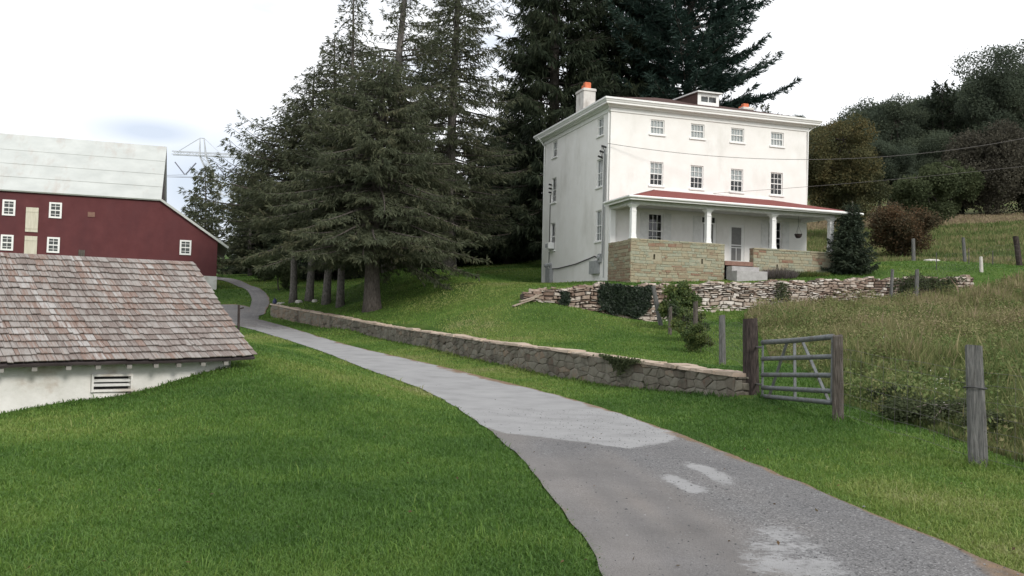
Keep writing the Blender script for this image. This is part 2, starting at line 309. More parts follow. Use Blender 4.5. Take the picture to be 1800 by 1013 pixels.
Lp += [np.array(a, float) for a in ((0, 0, 0), (-5, 0, -.03), (5, 0, .02), (-5, 6, -.02), (-9, 8, -.08), (-2.5, 10, .02), (-16, 9, -.2), (-25, 15, -.3), (8, 4, .05), (-5.2, 20, .85), (-8, 26, 1.0), (-11, 30, 1.0), (-3.6, 15, .38), (-22, 35, .8), (-30, 50, 1.6), (-16, 50, 1.5))]
Hp = [P(a, c + 3, d + .4) for a, b, c, d in WALL1]
Hp += [P(*a) for a in ((655, 545, 47), (515, 530, 54), (598, 540, 52), (1270, 645, 24.2), (1222, 612, 28), (1155, 572, 34.6), (1600, 600, 28), (1480, 640, 22.3), (1700, 545, 40), (1750, 650, 22.3), (1600, 735, 15.5), (1780, 762, 14.5), (800, 560, 37), (1000, 580, 33))]
Hp += [w2(*a) for a in ((930, 531), (1050, 550), (1152, 567), (1230, 552), (1330, 545), (1500, 536), (1680, 518))]
WT = [(926, 516), (960, 509), (1055, 503), (1210, 502), (1330, 497), (1400, 495), (1560, 490), (1700, 489)]
Tp = [w2(a, b + 3) for a, b in WT]
Tp += [hw(*a) for a in ((0, 0, 0), (0, 9.3, .2), (0, -2.5, -.15), (4, -2.5, .1), (7.9, -2.5, .42), (11, -2.5, .8), (11.2, 4, 1.1), (13.5, -3, 1.0))]
Tp += [P(*a) for a in ((1600, 462, 57), (1700, 462, 51), (900, 520, 40), (850, 540, 38))]
def tps(pts, lam=.01):
    pts = np.array(pts); X = pts[:, :2] / 50; n = len(X)
    def phi(d2): return np.where(d2 > 1e-12, .5 * d2 * np.log(np.maximum(d2, 1e-12)), 0)
    K = phi(((X[:, None] - X[None]) ** 2).sum(-1)) + lam * np.eye(n) * .02
    Q = np.c_[np.ones(n), X]; A = np.zeros((n + 3, n + 3)); A[:n, :n] = K; A[:n, n:] = Q; A[n:, :n] = Q.T
    w = np.linalg.solve(A, np.r_[pts[:, 2], np.zeros(3)])
    def f(x, y):
        x = np.ravel(x) / 50; y = np.ravel(y) / 50; out = np.zeros(len(x))
        for i in range(0, len(x), 20000):
            d2 = (x[i:i + 20000, None] - X[:, 0]) ** 2 + (y[i:i + 20000, None] - X[:, 1]) ** 2
            out[i:i + 20000] = phi(d2) @ w[:n] + w[n] + w[n + 1] * x[i:i + 20000] + w[n + 2] * y[i:i + 20000]
        return out
    return f
fL, fH, fT = tps(common + Lp), tps(common + Hp), tps(common + Tp)
w1xy = np.array([P(a, b, d)[:2] for a, b, c, d in WALL1])
line1 = np.array([(-60, 150), (-24, 90), (-16, 60)] + [tuple(q) for q in w1xy] + [(4.62, 17.9), (5.2, 14.7), (5.69, 11.2), (6.2, 7), (8, -80)])
n1a, n1b = 3, 3 + len(w1xy) - 1
w2a, w2b = hw(-5.9, -5)[:2], hw(17, -5)[:2]
line2 = np.array([(-40, 160), (-12, 75), (-5, 52), (-2.2, 42), tuple(w2a), tuple(w2b), (34, 50), (80, 62), (200, 60)])
def sdist(x, y, line, a, b, wid=1.6, thin=.1):
    """signed distance to a polyline (positive on the left-hand/back side) divided by the local width"""
    best = np.full(len(x), 1e9); sg = np.zeros(len(x)); wd = np.full(len(x), wid)
    for i in range(len(line) - 1):
        p, q = line[i], line[i + 1]; d = q - p; l2 = d @ d
        t = np.clip(((x - p[0]) * d[0] + (y - p[1]) * d[1]) / l2, 0, 1)
        dx, dy = x - p[0] - t * d[0], y - p[1] - t * d[1]; dd = np.hypot(dx, dy)
        s = np.sign(d[0] * dy - d[1] * dx); m = dd < best - 1e-9
        best = np.where(m, dd, best); sg = np.where(m, s, sg); wd = np.where(m, thin if a <= i < b else wid, wd)
    return best * sg, wd
def smooth(t): t = np.clip(t, 0, 1); return t * t * (3 - 2 * t)
def height_raw(x, y):
    x = np.ravel(x).astype(float); y = np.ravel(y).astype(float)
    l, h, t = fL(x, y), fH(x, y), fT(x, y)
    d1, wd1 = sdist(x, y, line1, n1a, n1b); d2, wd2 = sdist(x, y, line2, 4, 5)
    z = l + (h - l) * smooth(((d1 - .2) / wd1 + 1) / 2)
    k = smooth(((d2 - .2) / wd2 + 1) / 2)
    return z + (t - z) * k * (d1 > -1)
def axis(a, b, fine, lo, hi, g=1.09):
    m = list(np.arange(a, b + 1e-6, fine)); s = fine; x = b; r = []
    while x < hi: s *= g; x += s; r.append(x)
    s = fine; x = a; l = []
    while x > lo: s *= g; x -= s; l.append(x)
    return np.array(l[::-1] + m + r)
GX = axis(-16, 24, .2, -900, 900); GY = axis(4, 52, .2, -90, 1300)
gxx, gyy = np.meshgrid(GX, GY)
GZ = height_raw(gxx, gyy).reshape(gxx.shape)
GZ += (vnoise(gxx, gyy, 3, 3.0) - .5) * .02 * smooth((np.hypot(gxx, gyy) - 4) / 10)
# the driveway has its own even long profile; the banks run out from it
_n = 60
def _rs(pts):
    q = np.array([P(*a)[:2] for a in pts]); d = np.r_[0, np.cumsum(np.linalg.norm(np.diff(q, axis=0), axis=1))]; t = np.linspace(0, d[-1], _n)
    return np.stack([np.interp(t, d, q[:, k]) for k in (0, 1)], 1)
_cl = (_rs(ROAD_L) + _rs(ROAD_R)) / 2; _cl = _cl[_cl[:, 1] < 47]
_near = (np.abs(gxx) < 22) & (gyy < 50) & (gyy > 2); _d, _w = sdist(gxx[_near], gyy[_near], _cl, 999, 999)
_k = smooth(1 - (np.abs(_d) - 1.35) / 1.5); GZ[_near] = GZ[_near] * (1 - _k) + _k * np.interp(gyy[_near], *_zy)
def height(x, y):
    x = np.asarray(x, float); y = np.asarray(y, float)
    i = np.clip(np.searchsorted(GX, x) - 1, 0, len(GX) - 2); j = np.clip(np.searchsorted(GY, y) - 1, 0, len(GY) - 2)
    fx = np.clip((x - GX[i]) / (GX[i + 1] - GX[i]), 0, 1); fy = np.clip((y - GY[j]) / (GY[j + 1] - GY[j]), 0, 1)
    return (GZ[j, i] * (1 - fx) + GZ[j, i + 1] * fx) * (1 - fy) + (GZ[j + 1, i] * (1 - fx) + GZ[j + 1, i + 1] * fx) * fy
def at(px, Y, py=None):
    """point of the ground seen in column px at depth Y"""
    x = (px - 900) / FPX * Y
    for _ in range(3):
        z = float(height(x, Y)); d = (np.array([0, Y, z]) - EYE)
        # column of a point depends slightly on its height through the camera roll
        x = ((px - 900) / FPX * (d @ _F) - d @ CR + 0) / CR[0]
    return np.array([x, Y, float(height(x, Y))])
MEADOW = np.array([(6.5, 2), (6.4, 13), (6.3, 17.3), (7.3, 26), (8.6, 32), (9.6, 38), *[tuple(hw(u, -5.35)[:2]) for u in (5, 16.5)], (26, 47), (44, 55), (46, 2)])
FIELD = np.array([(19, 62), (30, 57), (60, 58), (95, 75), (90, 112), (22, 108), (16, 85)])
def inpoly(x, y, poly):
    x = np.asarray(x); y = np.asarray(y); r = np.zeros(x.shape, bool); n = len(poly)
    for i in range(n):
        (x0, y0), (x1, y1) = poly[i], poly[(i + 1) % n]
        c = ((y0 > y) != (y1 > y)) & (x < (x1 - x0) * (y - y0) / ((y1 - y0) if y1 != y0 else 1e-9) + x0); r ^= c
    return r
ny, nx = GZ.shape
ii = np.arange(ny * nx).reshape(ny, nx)
GF = np.stack([ii[:-1, :-1], ii[:-1, 1:], ii[1:, 1:], ii[1:, :-1]], -1).reshape(-1, 4)
meadow_attr = np.where(inpoly(gxx, gyy, MEADOW), 1.0, np.where(inpoly(gxx, gyy, FIELD) | ((gyy > 104) & (gxx > 18)), .75, 0.0)).ravel()
def ground_mat():
    m = bpy.data.materials.new('turf'); m.use_nodes = True; t = m.node_tree; L = t.links.new; b = t.nodes['Principled BSDF']; b.inputs['Roughness'].default_value = .95; b.inputs['Specular IOR Level'].default_value = .1
    tc = t.nodes.new('ShaderNodeTexCoord')
    def nz(s, d=6):
        n = t.nodes.new('ShaderNodeTexNoise'); n.inputs['Scale'].default_value = s; n.inputs['Detail'].default_value = d; L(tc.outputs['Object'], n.inputs[0]); return n.outputs[0]
    def ramp(f, st):
        r = t.nodes.new('ShaderNodeValToRGB'); e = r.color_ramp.elements
        while len(e) < len(st): e.new(.5)
        for i, (p, c) in enumerate(st): e[i].position = p; e[i].color = (*c, 1)
        L(f, r.inputs[0]); return r.outputs[0]
    g1 = ramp(nz(.5), [(.3, (.04, .082, .015)), (.5, (.07, .125, .024)), (.7, (.11, .15, .035))])
    g2 = ramp(nz(9), [(.3, (.03, .028, .012)), (.5, (.03, .06, .012)), (.7, (.07, .11, .025))])
    x = t.nodes.new('ShaderNodeMix'); x.data_type = 'RGBA'; x.inputs[0].default_value = .4; L(g1, x.inputs[6]); L(g2, x.inputs[7])
    me = ramp(nz(.16, 8), [(.3, (.052, .075, .022)), (.48, (.085, .09, .032)), (.6, (.115, .095, .045)), (.72, (.105, .065, .045))])
    a = t.nodes.new('ShaderNodeAttribute'); a.attribute_name = 'meadow'
    y = t.nodes.new('ShaderNodeMix'); y.data_type = 'RGBA'; L(a.outputs['Fac'], y.inputs[0]); L(x.outputs[2], y.inputs[6]); L(me, y.inputs[7])
    L(y.outputs[2], b.inputs['Base Color'])
    bp = t.nodes.new('ShaderNodeBump'); bp.inputs['Strength'].default_value = .6; bp.inputs['Distance'].default_value = .05; L(nz(14), bp.inputs['Height']); L(bp.outputs[0], b.inputs['Normal'])
    return m
g = np_mesh('ground', np.stack([gxx.ravel(), gyy.ravel(), GZ.ravel()], 1), GF, ground_mat(), attrs={'meadow': meadow_attr}, smooth=True)
tag(g, 'grass covered ground rising to the hillside', None, kind='structure')

# ------------------------------------------------------------------ driveway
def resample(pts, n):
    pts = np.array(pts, float); d = np.r_[0, np.cumsum(np.linalg.norm(np.diff(pts, axis=0), axis=1))]
    t = np.linspace(0, d[-1], n); q = np.stack([np.interp(t, d, pts[:, k]) for k in range(pts.shape[1])], 1)
    return q
def smoothline(pts, n, it=3):
    q = resample(pts, n)
    for _ in range(it * 6): q[1:-1] = .25 * q[:-2] + .5 * q[1:-1] + .25 * q[2:]
    return q
def road_mat():
    m = bpy.data.materials.new('worn_gravel_asphalt'); m.use_nodes = True; t = m.node_tree; L = t.links.new; b = t.nodes['Principled BSDF']; b.inputs['Roughness'].default_value = .85; b.inputs['Specular IOR Level'].default_value = .25
    tc = t.nodes.new('ShaderNodeTexCoord')
    def nz(s, d=6, st=None, ro=.6):
        n = t.nodes.new('ShaderNodeTexNoise'); n.inputs['Scale'].default_value = s; n.inputs['Detail'].default_value = d; n.inputs['Roughness'].default_value = ro; L(tc.outputs['Object'], n.inputs[0]); return n.outputs[0]
    def ramp(f, st):
        r = t.nodes.new('ShaderNodeValToRGB'); e = r.color_ramp.elements
        while len(e) < len(st): e.new(.5)
        for i, (p, c) in enumerate(st): e[i].position = p; e[i].color = (*c, 1)
        L(f, r.inputs[0]); return r.outputs[0]
    def mixc(f, a, c):
        x = t.nodes.new('ShaderNodeMix'); x.data_type = 'RGBA'; L(f, x.inputs[0]); L(a, x.inputs[6]); L(c, x.inputs[7]); return x.outputs[2]
    def attr(n): a = t.nodes.new('ShaderNodeAttribute'); a.attribute_name = n; return a.outputs['Fac']
    def math(op, a, c):
        x = t.nodes.new('ShaderNodeMath'); x.operation = op
        for k, v in ((0, a), (1, c)):
            if isinstance(v, (int, float)): x.inputs[k].default_value = v
            else: L(v, x.inputs[k])
        return x.outputs[0]
    vo = t.nodes.new('ShaderNodeTexVoronoi'); vo.inputs['Scale'].default_value = 80; L(tc.outputs['Object'], vo.inputs[0])
    vb = t.nodes.new('ShaderNodeSeparateColor'); L(vo.outputs['Color'], vb.inputs[0])
    base = ramp(nz(.9, 8), [(.3, (.145, .136, .130)), (.5, (.178, .167, .160)), (.7, (.21, .198, .192))])
    stone = ramp(vb.outputs[0], [(0, (.066, .066, .069)), (.5, (.14, .14, .143)), (.85, (.205, .204, .206)), (1, (.34, .34, .345))])
    pale = ramp(nz(1.6, 8), [(.3, (.235, .234, .234)), (.5, (.285, .284, .285)), (.72, (.32, .319, .318))])
    grit = math('MULTIPLY', attr('grit'), .75)
    c = mixc(grit, base, stone)
    fine = ramp(nz(60, 5, ro=.75), [(.3, (.55, .55, .55)), (.7, (1.3, 1.3, 1.3))])
    x = t.nodes.new('ShaderNodeMix'); x.data_type = 'RGBA'; x.blend_type = 'MULTIPLY'; x.inputs[0].default_value = .55; L(c, x.inputs[6]); L(fine, x.inputs[7]); c = x.outputs[2]
    sk = ramp(attr('streak'), [(0, (.80, .81, .83)), (.5, (1, 1, 1)), (1, (1.16, 1.12, 1.08))])
    x = t.nodes.new('ShaderNodeMix'); x.data_type = 'RGBA'; x.blend_type = 'MULTIPLY'; x.inputs[0].default_value = 1; L(c, x.inputs[6]); L(sk, x.inputs[7]); c = x.outputs[2]
    pm = t.nodes.new('ShaderNodeMapRange'); pm.inputs[1].default_value = .42; pm.inputs[2].default_value = .62
    L(math('ADD', attr('pale'), math('ADD', math('MULTIPLY', math('SUBTRACT', nz(3.0, 9, ro=.75), .5), 1.1), math('MULTIPLY', math('SUBTRACT', nz(16, 6, ro=.8), .5), 1.0))), pm.inputs[0])
    c = mixc(pm.outputs[0], c, pale)
    dm = t.nodes.new('ShaderNodeMapRange'); dm.inputs[1].default_value = .45; dm.inputs[2].default_value = .7
    L(math('ADD', attr('dirt'), math('MULTIPLY', math('SUBTRACT', nz(1.8, 6), .5), 1.2)), dm.inputs[0])
    dirt = ramp(nz(7), [(.3, (.13, .09, .055)), (.7, (.24, .165, .105))])
    c = mixc(dm.outputs[0], c, dirt)
    L(c, b.inputs['Base Color'])
    bp = t.nodes.new('ShaderNodeBump'); bp.inputs['Strength'].default_value = .5; bp.inputs['Distance'].default_value = .012; L(math('ADD', vo.outputs['Distance'], nz(40)), bp.inputs['Height']); L(bp.outputs[0], b.inputs['Normal'])
    return m
RM = road_mat()
road_polys = []
def road(name, left, right, label, nl, nw, lift, far=False, wob=.03):
    a = np.array([P(*q)[:2] for q in left]); b = np.array([P(*q)[:2] for q in right])
    a = smoothline(a, nl, max(2, nl // 3)); b = smoothline(b, nl, max(2, nl // 3))
    s = np.linspace(0, 1, nl)
    t = np.linspace(0, 1, nw)[None, :, None]
    G = a[:, None] * (1 - t) + b[:, None] * t
    nrmv = nrm(b - a)
    w = (vnoise(a[:, 0], a[:, 1], 5, .5) - .5) * wob * 2; w2_ = (vnoise(b[:, 0], b[:, 1], 6, .5) - .5) * wob * 3
    G = G + nrmv[:, None] * (w[:, None, None] * (1 - t) ** 6 + w2_[:, None, None] * t ** 6)
    x, y = G[..., 0].ravel(), G[..., 1].ravel(); z = height(x, y) + lift
    I = np.arange(nl * nw).reshape(nl, nw); F = np.stack([I[:-1, :-1], I[:-1, 1:], I[1:, 1:], I[1:, :-1]], -1).reshape(-1, 4)
    tt = np.broadcast_to(t[..., 0], (nl, nw)).ravel()
    width = np.repeat(np.linalg.norm(b - a, axis=1), nw)
    dl, dr = tt * width, (1 - tt) * width
    if far: pale = np.full(len(x), .33); grit = np.full(len(x), .5)
    else:
        # fresh pale surfacing beyond a slanting joint, and three worn pale patches this side of it
        j0, j1 = P(880, 765, 13.3)[:2], P(1190, 768, 13.6)[:2]
        jl = [P(*q)[:2] for q in ((780, 735, 15.9), (885, 764, 13.3), (960, 772, 12.9), (1040, 783, 12.4), (1100, 794, 11.9), (1160, 780, 12.5), (1195, 768, 13.2), (1180, 752, 14.3), (1400, 700, 20), (600, 560, 60), (300, 560, 60))]
        pale = np.where(inpoly(x, y, np.array(jl)), 1.0, 0.0)
        for poly in ([(1155, 842, 9.9), (1185, 838, 10), (1252, 875, 8.9), (1245, 882, 8.7), (1205, 880, 8.75)],
                     [(1195, 815, 10.9), (1225, 815, 10.9), (1290, 845, 9.9), (1302, 868, 9.2), (1265, 862, 9.3)],
                     [(1300, 950, 7.05), (1330, 918, 7.7), (1400, 930, 7.5), (1480, 985, 6.5), (1560, 1040, 5.7), (1330, 1030, 5.8), (1270, 990, 6.4)]):
            pale = np.maximum(pale, np.where(inpoly(x, y, np.array([P(*q)[:2] for q in poly])), .9 if poly[0][0] != 1300 else .56, 0))
        along = np.hypot(x - 1.5, y)
        grit = smooth((tt - .28) / .3) * .9 + .15
        grit = np.maximum(grit, smooth(1 - np.abs(along - 12.0) / 2.2) * .8)
        band = np.exp(-((tt - .34) / .06) ** 2) + np.exp(-((tt - .16) / .05) ** 2)
        grit = grit * (1 - .7 * np.clip(band, 0, 1) * (along < 11))
        n = pale.reshape(nl, nw)
        for _ in range(6):
            n[1:-1, 1:-1] = (n[1:-1, 1:-1] * 2 + n[:-2, 1:-1] + n[2:, 1:-1] + n[1:-1, :-2] + n[1:-1, 2:]) / 6
        pale = n.ravel()
    if not far: pale = pale * smooth((50 - y) / 10) + .33 * (1 - smooth((50 - y) / 10)); grit = grit * smooth((50 - y) / 10) + .5 * (1 - smooth((50 - y) / 10))
    dirt = np.maximum(np.exp(-(dl / .13) ** 2) * .42, np.exp(-(dr / (.06 + .75 * vnoise(x, y, 61, 1.3) ** 3)) ** 2) * .74)
    grit = np.clip(grit + (vnoise(x * 2.2 + y * .2, y * .25, 62, .5) - .5) * .5 * (not far), 0, 1)
    al = np.repeat(np.arange(nl) * .13, nw); streak = .6 * vnoise(tt * 9, al, 71, 1.0 if far else 1.0) * 0 + .55 * vnoise(tt * 13 * 2.2, al * .55, 72, 2.2) + .45 * vnoise(x, y, 73, .8)
    o = np_mesh(name, np.stack([x, y, z], 1), F, RM, attrs={'streak': streak, 'pale': pale, 'grit': grit, 'dirt': dirt}, smooth=True)
    tag(o, label, None, kind='structure'); road_polys.append(np.concatenate([G[:, 0], G[::-1, -1]]))
    return a, b
ra, rb = road('driveway', ROAD_L, ROAD_R, 'worn grey driveway curving past the low stone wall', 420, 48, .03)
road('side_road', BR_L, BR_R, 'gravel lane climbing beside the red barn', 120, 10, .042, True)
road('turning_area', TURN_F, TURN_B, 'grey gravel turning area behind the shingled shed', 60, 24, .036, True)
# loose gravel: small stones lying on the near part of the driveway
r = rng_(11); n = 5200
k = (r.random(n) ** 1.7 * 260).astype(int); tt = np.clip(r.beta(2.0, 1.3, n), .03, .99)
pp = ra[k] * (1 - tt[:, None]) + rb[k] * tt[:, None] + r.normal(0, .05, (n, 2))
keep = np.hypot(pp[:, 0], pp[:, 1]) < 17; pp = pp[keep]; n = len(pp)
sz = r.lognormal(np.log(.006), .45, n).clip(.003, .016)
octv = np.array([(1, 0, 0), (-1, 0, 0), (0, 1, 0), (0, -1, 0), (0, 0, 1), (0, 0, -1)], float); octf = np.array([(0, 2, 4), (2, 1, 4), (1, 3, 4), (3, 0, 4), (2, 0, 5), (1, 2, 5), (3, 1, 5), (0, 3, 5)])
V = octv[None] * (sz[:, None, None] * r.uniform(.6, 1.3, (n, 6, 1))) * np.array([1, 1, .6]); ang = r.uniform(0, 6.28, n); ca, sa = np.cos(ang)[:, None], np.sin(ang)[:, None]
V = np.stack([V[..., 0] * ca - V[..., 1] * sa, V[..., 0] * sa + V[..., 1] * ca, V[..., 2]], -1)
V += np.stack([pp[:, 0], pp[:, 1], height(pp[:, 0], pp[:, 1]) + .032], -1)[:, None]
F = (octf[None] + 6 * np.arange(n)[:, None, None]).reshape(-1, 3)
o = np_mesh('gravel', V.reshape(-1, 3), F, M['pebble'], attrs={'tint': np.repeat(r.random(n), 6)}); tag(o, 'loose grey gravel scattered over the driveway', 'gravel', kind='stuff')

# ------------------------------------------------------------------ masonry
def rubble(mapf, L, zb, zt, seed, rowh=(.1, .24), slen=(.15, .6), joint=.012, relief=.035, jit=.014, warp=.03, tintf=None, holes=()):
    r = rng_(seed); V = []; F = []; T = []; n = 0
    ss = np.linspace(0, L, 80); z = float(np.min([zb(s) for s in ss])) - .05; zmax = float(np.max([zt(s) for s in ss])); row = 0
    while z < zmax:
        h = r.uniform(*rowh); s = -r.uniform(0, slen[0]); row += 1
        while s < L:
            l = r.uniform(*slen) * (1 if r.random() > .25 else .55); s0, s1 = max(s, 0), min(s + l, L); s += l
            if s1 - s0 < .03: continue
            m = (s0 + s1) / 2; b, t = zb(m), zt(m)
            hh = h * (1 if r.random() > .2 else r.uniform(.75, 1.0))
            z0, z1 = z, min(z + hh, t)
            if z1 - z0 < .025 or z1 < b - .12: continue
            if any(s1 > a and s0 < c and z1 > d and z0 < e for a, c, d, e in holes): continue
            J = joint / 2
            cs = np.array([(s0 + J, z0 + J), (s1 - J, z0 + J), (s1 - J, z1 - J), (s0 + J, z1 - J)])
            cs += r.normal(0, jit, (4, 2)) * np.array([1, .7]); cs[:, 0] = np.clip(cs[:, 0], 0, L)
            wz = warp * np.sin(1.9 * cs[:, 0] + row * .15) + warp * .6 * np.sin(4.7 * cs[:, 0] + 1.3)
            tops = np.array([zt(q) for q in cs[:, 0]])
            cs[:, 1] = np.minimum(cs[:, 1] + wz, tops - .002)
            c = cs.mean(0); ins = min(.025, .22 * (z1 - z0)); d = c - cs
            inn = cs + d / np.maximum(np.linalg.norm(d, axis=1, keepdims=True), 1e-6) * ins * r.uniform(.6, 1.5, (4, 1))
            rel = relief * r.uniform(.35, 1.0)
            V += [(*q, .0) for q in cs] + [(*q, -rel * r.uniform(.8, 1.1)) for q in inn] + [(*q, .1) for q in cs]
            F += [(n + 4, n + 5, n + 6, n + 7)] + [(n + i, n + (i + 1) % 4, n + 4 + (i + 1) % 4, n + 4 + i) for i in range(4)] + [(n + 8 + i, n + 8 + (i + 1) % 4, n + (i + 1) % 4, n + i) for i in range(4)]
            t_ = r.random() if tintf is None else tintf(m, (z0 + z1) / 2, r)
            T += [t_] * 12; n += 12
        z += h
    V = np.array(V); return mapf(V[:, 0], V[:, 1], V[:, 2]), np.array(F), np.array(T)
def polymap(xy):
    """front face mapping along a plan polyline: s along, z up, d inward (behind)"""
    xy = np.asarray(xy); d = np.r_[0, np.cumsum(np.linalg.norm(np.diff(xy, axis=0), axis=1))]
    T = nrm(np.gradient(xy, axis=0)); N = np.stack([-T[:, 1], T[:, 0]], 1)
    def f(s, z, dd):
        x = np.interp(s, d, xy[:, 0]); y = np.interp(s, d, xy[:, 1]); a = np.interp(s, d, N[:, 0]); b = np.interp(s, d, N[:, 1])
        return np.stack([x + a * dd, y + b * dd, z], -1)
    return f, d[-1]
def core(mapf, L, zb, zt, d0, d1, n, drop=.01):
    s = np.linspace(0, L, n); b = np.array([zb(q) for q in s]); t = np.array([zt(q) for q in s]) - drop
    V = np.concatenate([mapf(s, b, np.full(n, d0)), mapf(s, t, np.full(n, d0)), mapf(s, t, np.full(n, d1)), mapf(s, b, np.full(n, d1))])
    F = [(k * n + i, k * n + i + 1, (k + 1) % 4 * n + i + 1, (k + 1) % 4 * n + i) for k in range(4) for i in range(n - 1)] + [(0, n, 2 * n, 3 * n), (n - 1, 4 * n - 1, 3 * n - 1, 2 * n - 1)]
    return V, np.array(F)
def clip_poly(P_, n, c):
    out = []
    for i in range(len(P_)):
        a, b = P_[i], P_[(i + 1) % len(P_)]; da, db = a @ n - c, b @ n - c
        if da <= 0: out.append(a)
        if (da < 0) != (db < 0) and abs(da - db) > 1e-12: out.append(a + (b - a) * da / (da - db))
    return out
def random_rubble(mapf, L, zb, zt, seed, size=.26, aspect=1.5, joint=.016, relief=.03, tintf=None):
    """uncoursed rubble: irregular many-sided stones packed over the wall face"""
    r = rng_(seed); pts = []
    for c in np.arange(-.2, L / aspect + .3, size):
        z0, z1 = zb(np.clip(c * aspect, 0, L)), zt(np.clip(c * aspect, 0, L)); k = max(2, int(round((z1 - z0 + .2) / size)))
        for j in range(k):
            if r.random() < .22: continue
            pts.append((c + r.uniform(-.42, .42) * size, z0 - .1 + (z1 - z0 + .2) * (j + .5 + r.uniform(-.38, .38)) / k))
            if r.random() < .16: pts.append((c + r.uniform(-.5, .5) * size, z0 + (z1 - z0) * r.random()))
    pts = np.array(pts); mb = MB()
    for i, p in enumerate(pts):
        a = np.arange(10) * 2 * pi / 10; poly = [p + size * 1.05 * np.array([cos(t), sin(t)]) for t in a]
        d = np.linalg.norm(pts - p, axis=1)
        for q in pts[np.argsort(d)[1:12]]:
            n = q - p; l = np.linalg.norm(n)
            if l < 1e-4: continue
            n = n / l; poly = clip_poly(poly, n, n @ ((p + q) / 2) - joint / 2 / aspect)
            if len(poly) < 3: break
        if len(poly) < 3: continue
        poly = np.array(poly); poly[:, 0] = np.clip(poly[:, 0] * aspect, 0, L)
        poly[:, 1] = np.minimum(poly[:, 1], [zt(q) - .003 for q in poly[:, 0]])
        c = poly.mean(0); m = len(poly)
        if np.ptp(poly[:, 1]) < .03 or np.ptp(poly[:, 0]) < .03: continue
        dv_ = c - poly; ll = np.linalg.norm(dv_, axis=1, keepdims=True); inn = poly + dv_ / np.maximum(ll, 1e-5) * np.minimum(.028, ll * .35) * r.uniform(.6, 1.4, (m, 1))
        rel = relief * r.uniform(.3, 1.0); tilt = r.normal(0, .012, 2)
        S = np.concatenate([poly, inn, [c], poly]); D = np.concatenate([np.zeros(m), -rel + (inn - c) @ tilt, [-rel - .004], np.full(m, .1)])
        F = [(m + i_, m + (i_ + 1) % m, 2 * m) for i_ in range(m)] + [(i_, (i_ + 1) % m, m + (i_ + 1) % m, m + i_) for i_ in range(m)] + [(2 * m + 1 + i_, 2 * m + 1 + (i_ + 1) % m, (i_ + 1) % m, i_) for i_ in range(m)]
        mb.add(mapf(S[:, 0], S[:, 1], D), F, tintf(c[0], c[1], r))
    return mb
# low retaining wall beside the driveway
wxy = smoothline(w1xy, 60, 2); fm, WL = polymap(wxy)
dd = np.r_[0, np.cumsum(np.linalg.norm(np.diff(w1xy, axis=0), axis=1))]; dd *= WL / dd[-1]
tops = np.array([P(a, c, d)[2] for a, b, c, d in WALL1]); bots = np.array([P(a, b, d)[2] for a, b, c, d in WALL1])
zt1 = lambda s: float(np.interp(s, dd, tops)) - .06
zb1 = lambda s: float(np.interp(s, dd, bots)) - .25
rw = empty('stone_wall', (*wxy[30], float(bots[4])), 'long low grey fieldstone retaining wall with sandy coping along the driveway', 'stone wall')
l0 = np.array(rw.location)
random_rubble(fm, WL, zb1, zt1, 5, .165, 2.3, .012, .024, lambda s, z, r: float(np.clip(r.normal(.80, .07) if s < 7 + 2 * r.random() else r.normal(.5, .2) - .3 * (r.random() < .22), 0, 1))).build('stonework', M['wall_stone'], rw, loc=l0)
V, F = core(fm, WL, zb1, zt1, .03, .46, 90); np_mesh('mortar_core', V, F, M['wall_core'], rw, loc=l0)
# end face at the gate post
ex = wxy[-1]; tang = nrm(wxy[-1] - wxy[-3]); 
mp_ = lambda s, z, d: np.stack([ex[0] + (-tang[1]) * s - tang[0] * (d - .03), ex[1] + tang[0] * s - tang[1] * (d - .03), z], -1)
V, F, T = rubble(mp_, .46, lambda s: zb1(WL), lambda s: zt1(WL), 8, (.14, .28), (.2, .4)); np_mesh('wall_end', V, F, M['wall_stone'], rw, {'tint': T}, loc=l0)
r = rng_(6); mb = MB(); s = 0
while s < WL:
    l = r.uniform(.35, 1.0); s1 = min(s + l, WL + .04); o1 = r.uniform(-.075, -.005); o2 = .46 + r.uniform(-.05, .07); th = r.uniform(.035, .085)
    q = np.array([s + .006, (s + s1) / 2, s1 - .006]); zz = np.array([zt1(min(v, WL)) for v in q]); j = r.normal(0, .02, 3)
    up = r.normal(0, .012, 6)
    V = np.concatenate([fm(q, zz, o1 + j), fm(q, zz + th + up[:3], o1 + .012 + j), fm(q, zz + th + up[3:], np.full(3, o2)), fm(q, zz, np.full(3, o2))])
    F = [(k * 3 + i, k * 3 + i + 1, (k + 1) % 4 * 3 + i + 1, (k + 1) % 4 * 3 + i) for k in range(4) for i in range(2)] + [(0, 3, 6, 9), (2, 11, 8, 5)]
    mb.add(V, F, r.random()); s = s1
mb.build('coping', M['coping'], rw, loc=l0)
# drystone terrace wall in front of the house
fm2, WL2 = polymap(np.array([hw(u, -5 + .12 * sin(u * .7))[:2] for u in np.linspace(-5.9, 17, 40)]))
uu = lambda s: -5.9 + s * 22.9 / WL2
tz = sorted([((w2(a, b) - H0) @ HA, w2(a, b)[2]) for a, b in WT])
bz = sorted([((w2(a, b) - H0) @ HA, w2(a, b)[2]) for a, b in ((930, 531), (1050, 550), (1152, 567), (1230, 552), (1330, 545), (1500, 536), (1680, 518))])
zt2 = lambda s: float(np.interp(uu(s), [q[0] for q in tz], [q[1] for q in tz])) + .05 * sin(s * 2.3) + .035 * sin(s * 5.9)
zb2 = lambda s: float(np.interp(uu(s), [q[0] for q in bz], [q[1] for q in bz])) - .3
tw = empty('drystone_wall', hw(5, -5, -.6), 'rough limewashed drystone terrace wall below the house porch', 'drystone wall', rz=0)
l0 = np.array(tw.location)
def t2(s, z, r):
    u = uu(s); base = .60 if 0.5 < u < 8.5 else .33
    return float(np.clip(r.normal(base, .25), 0, 1))
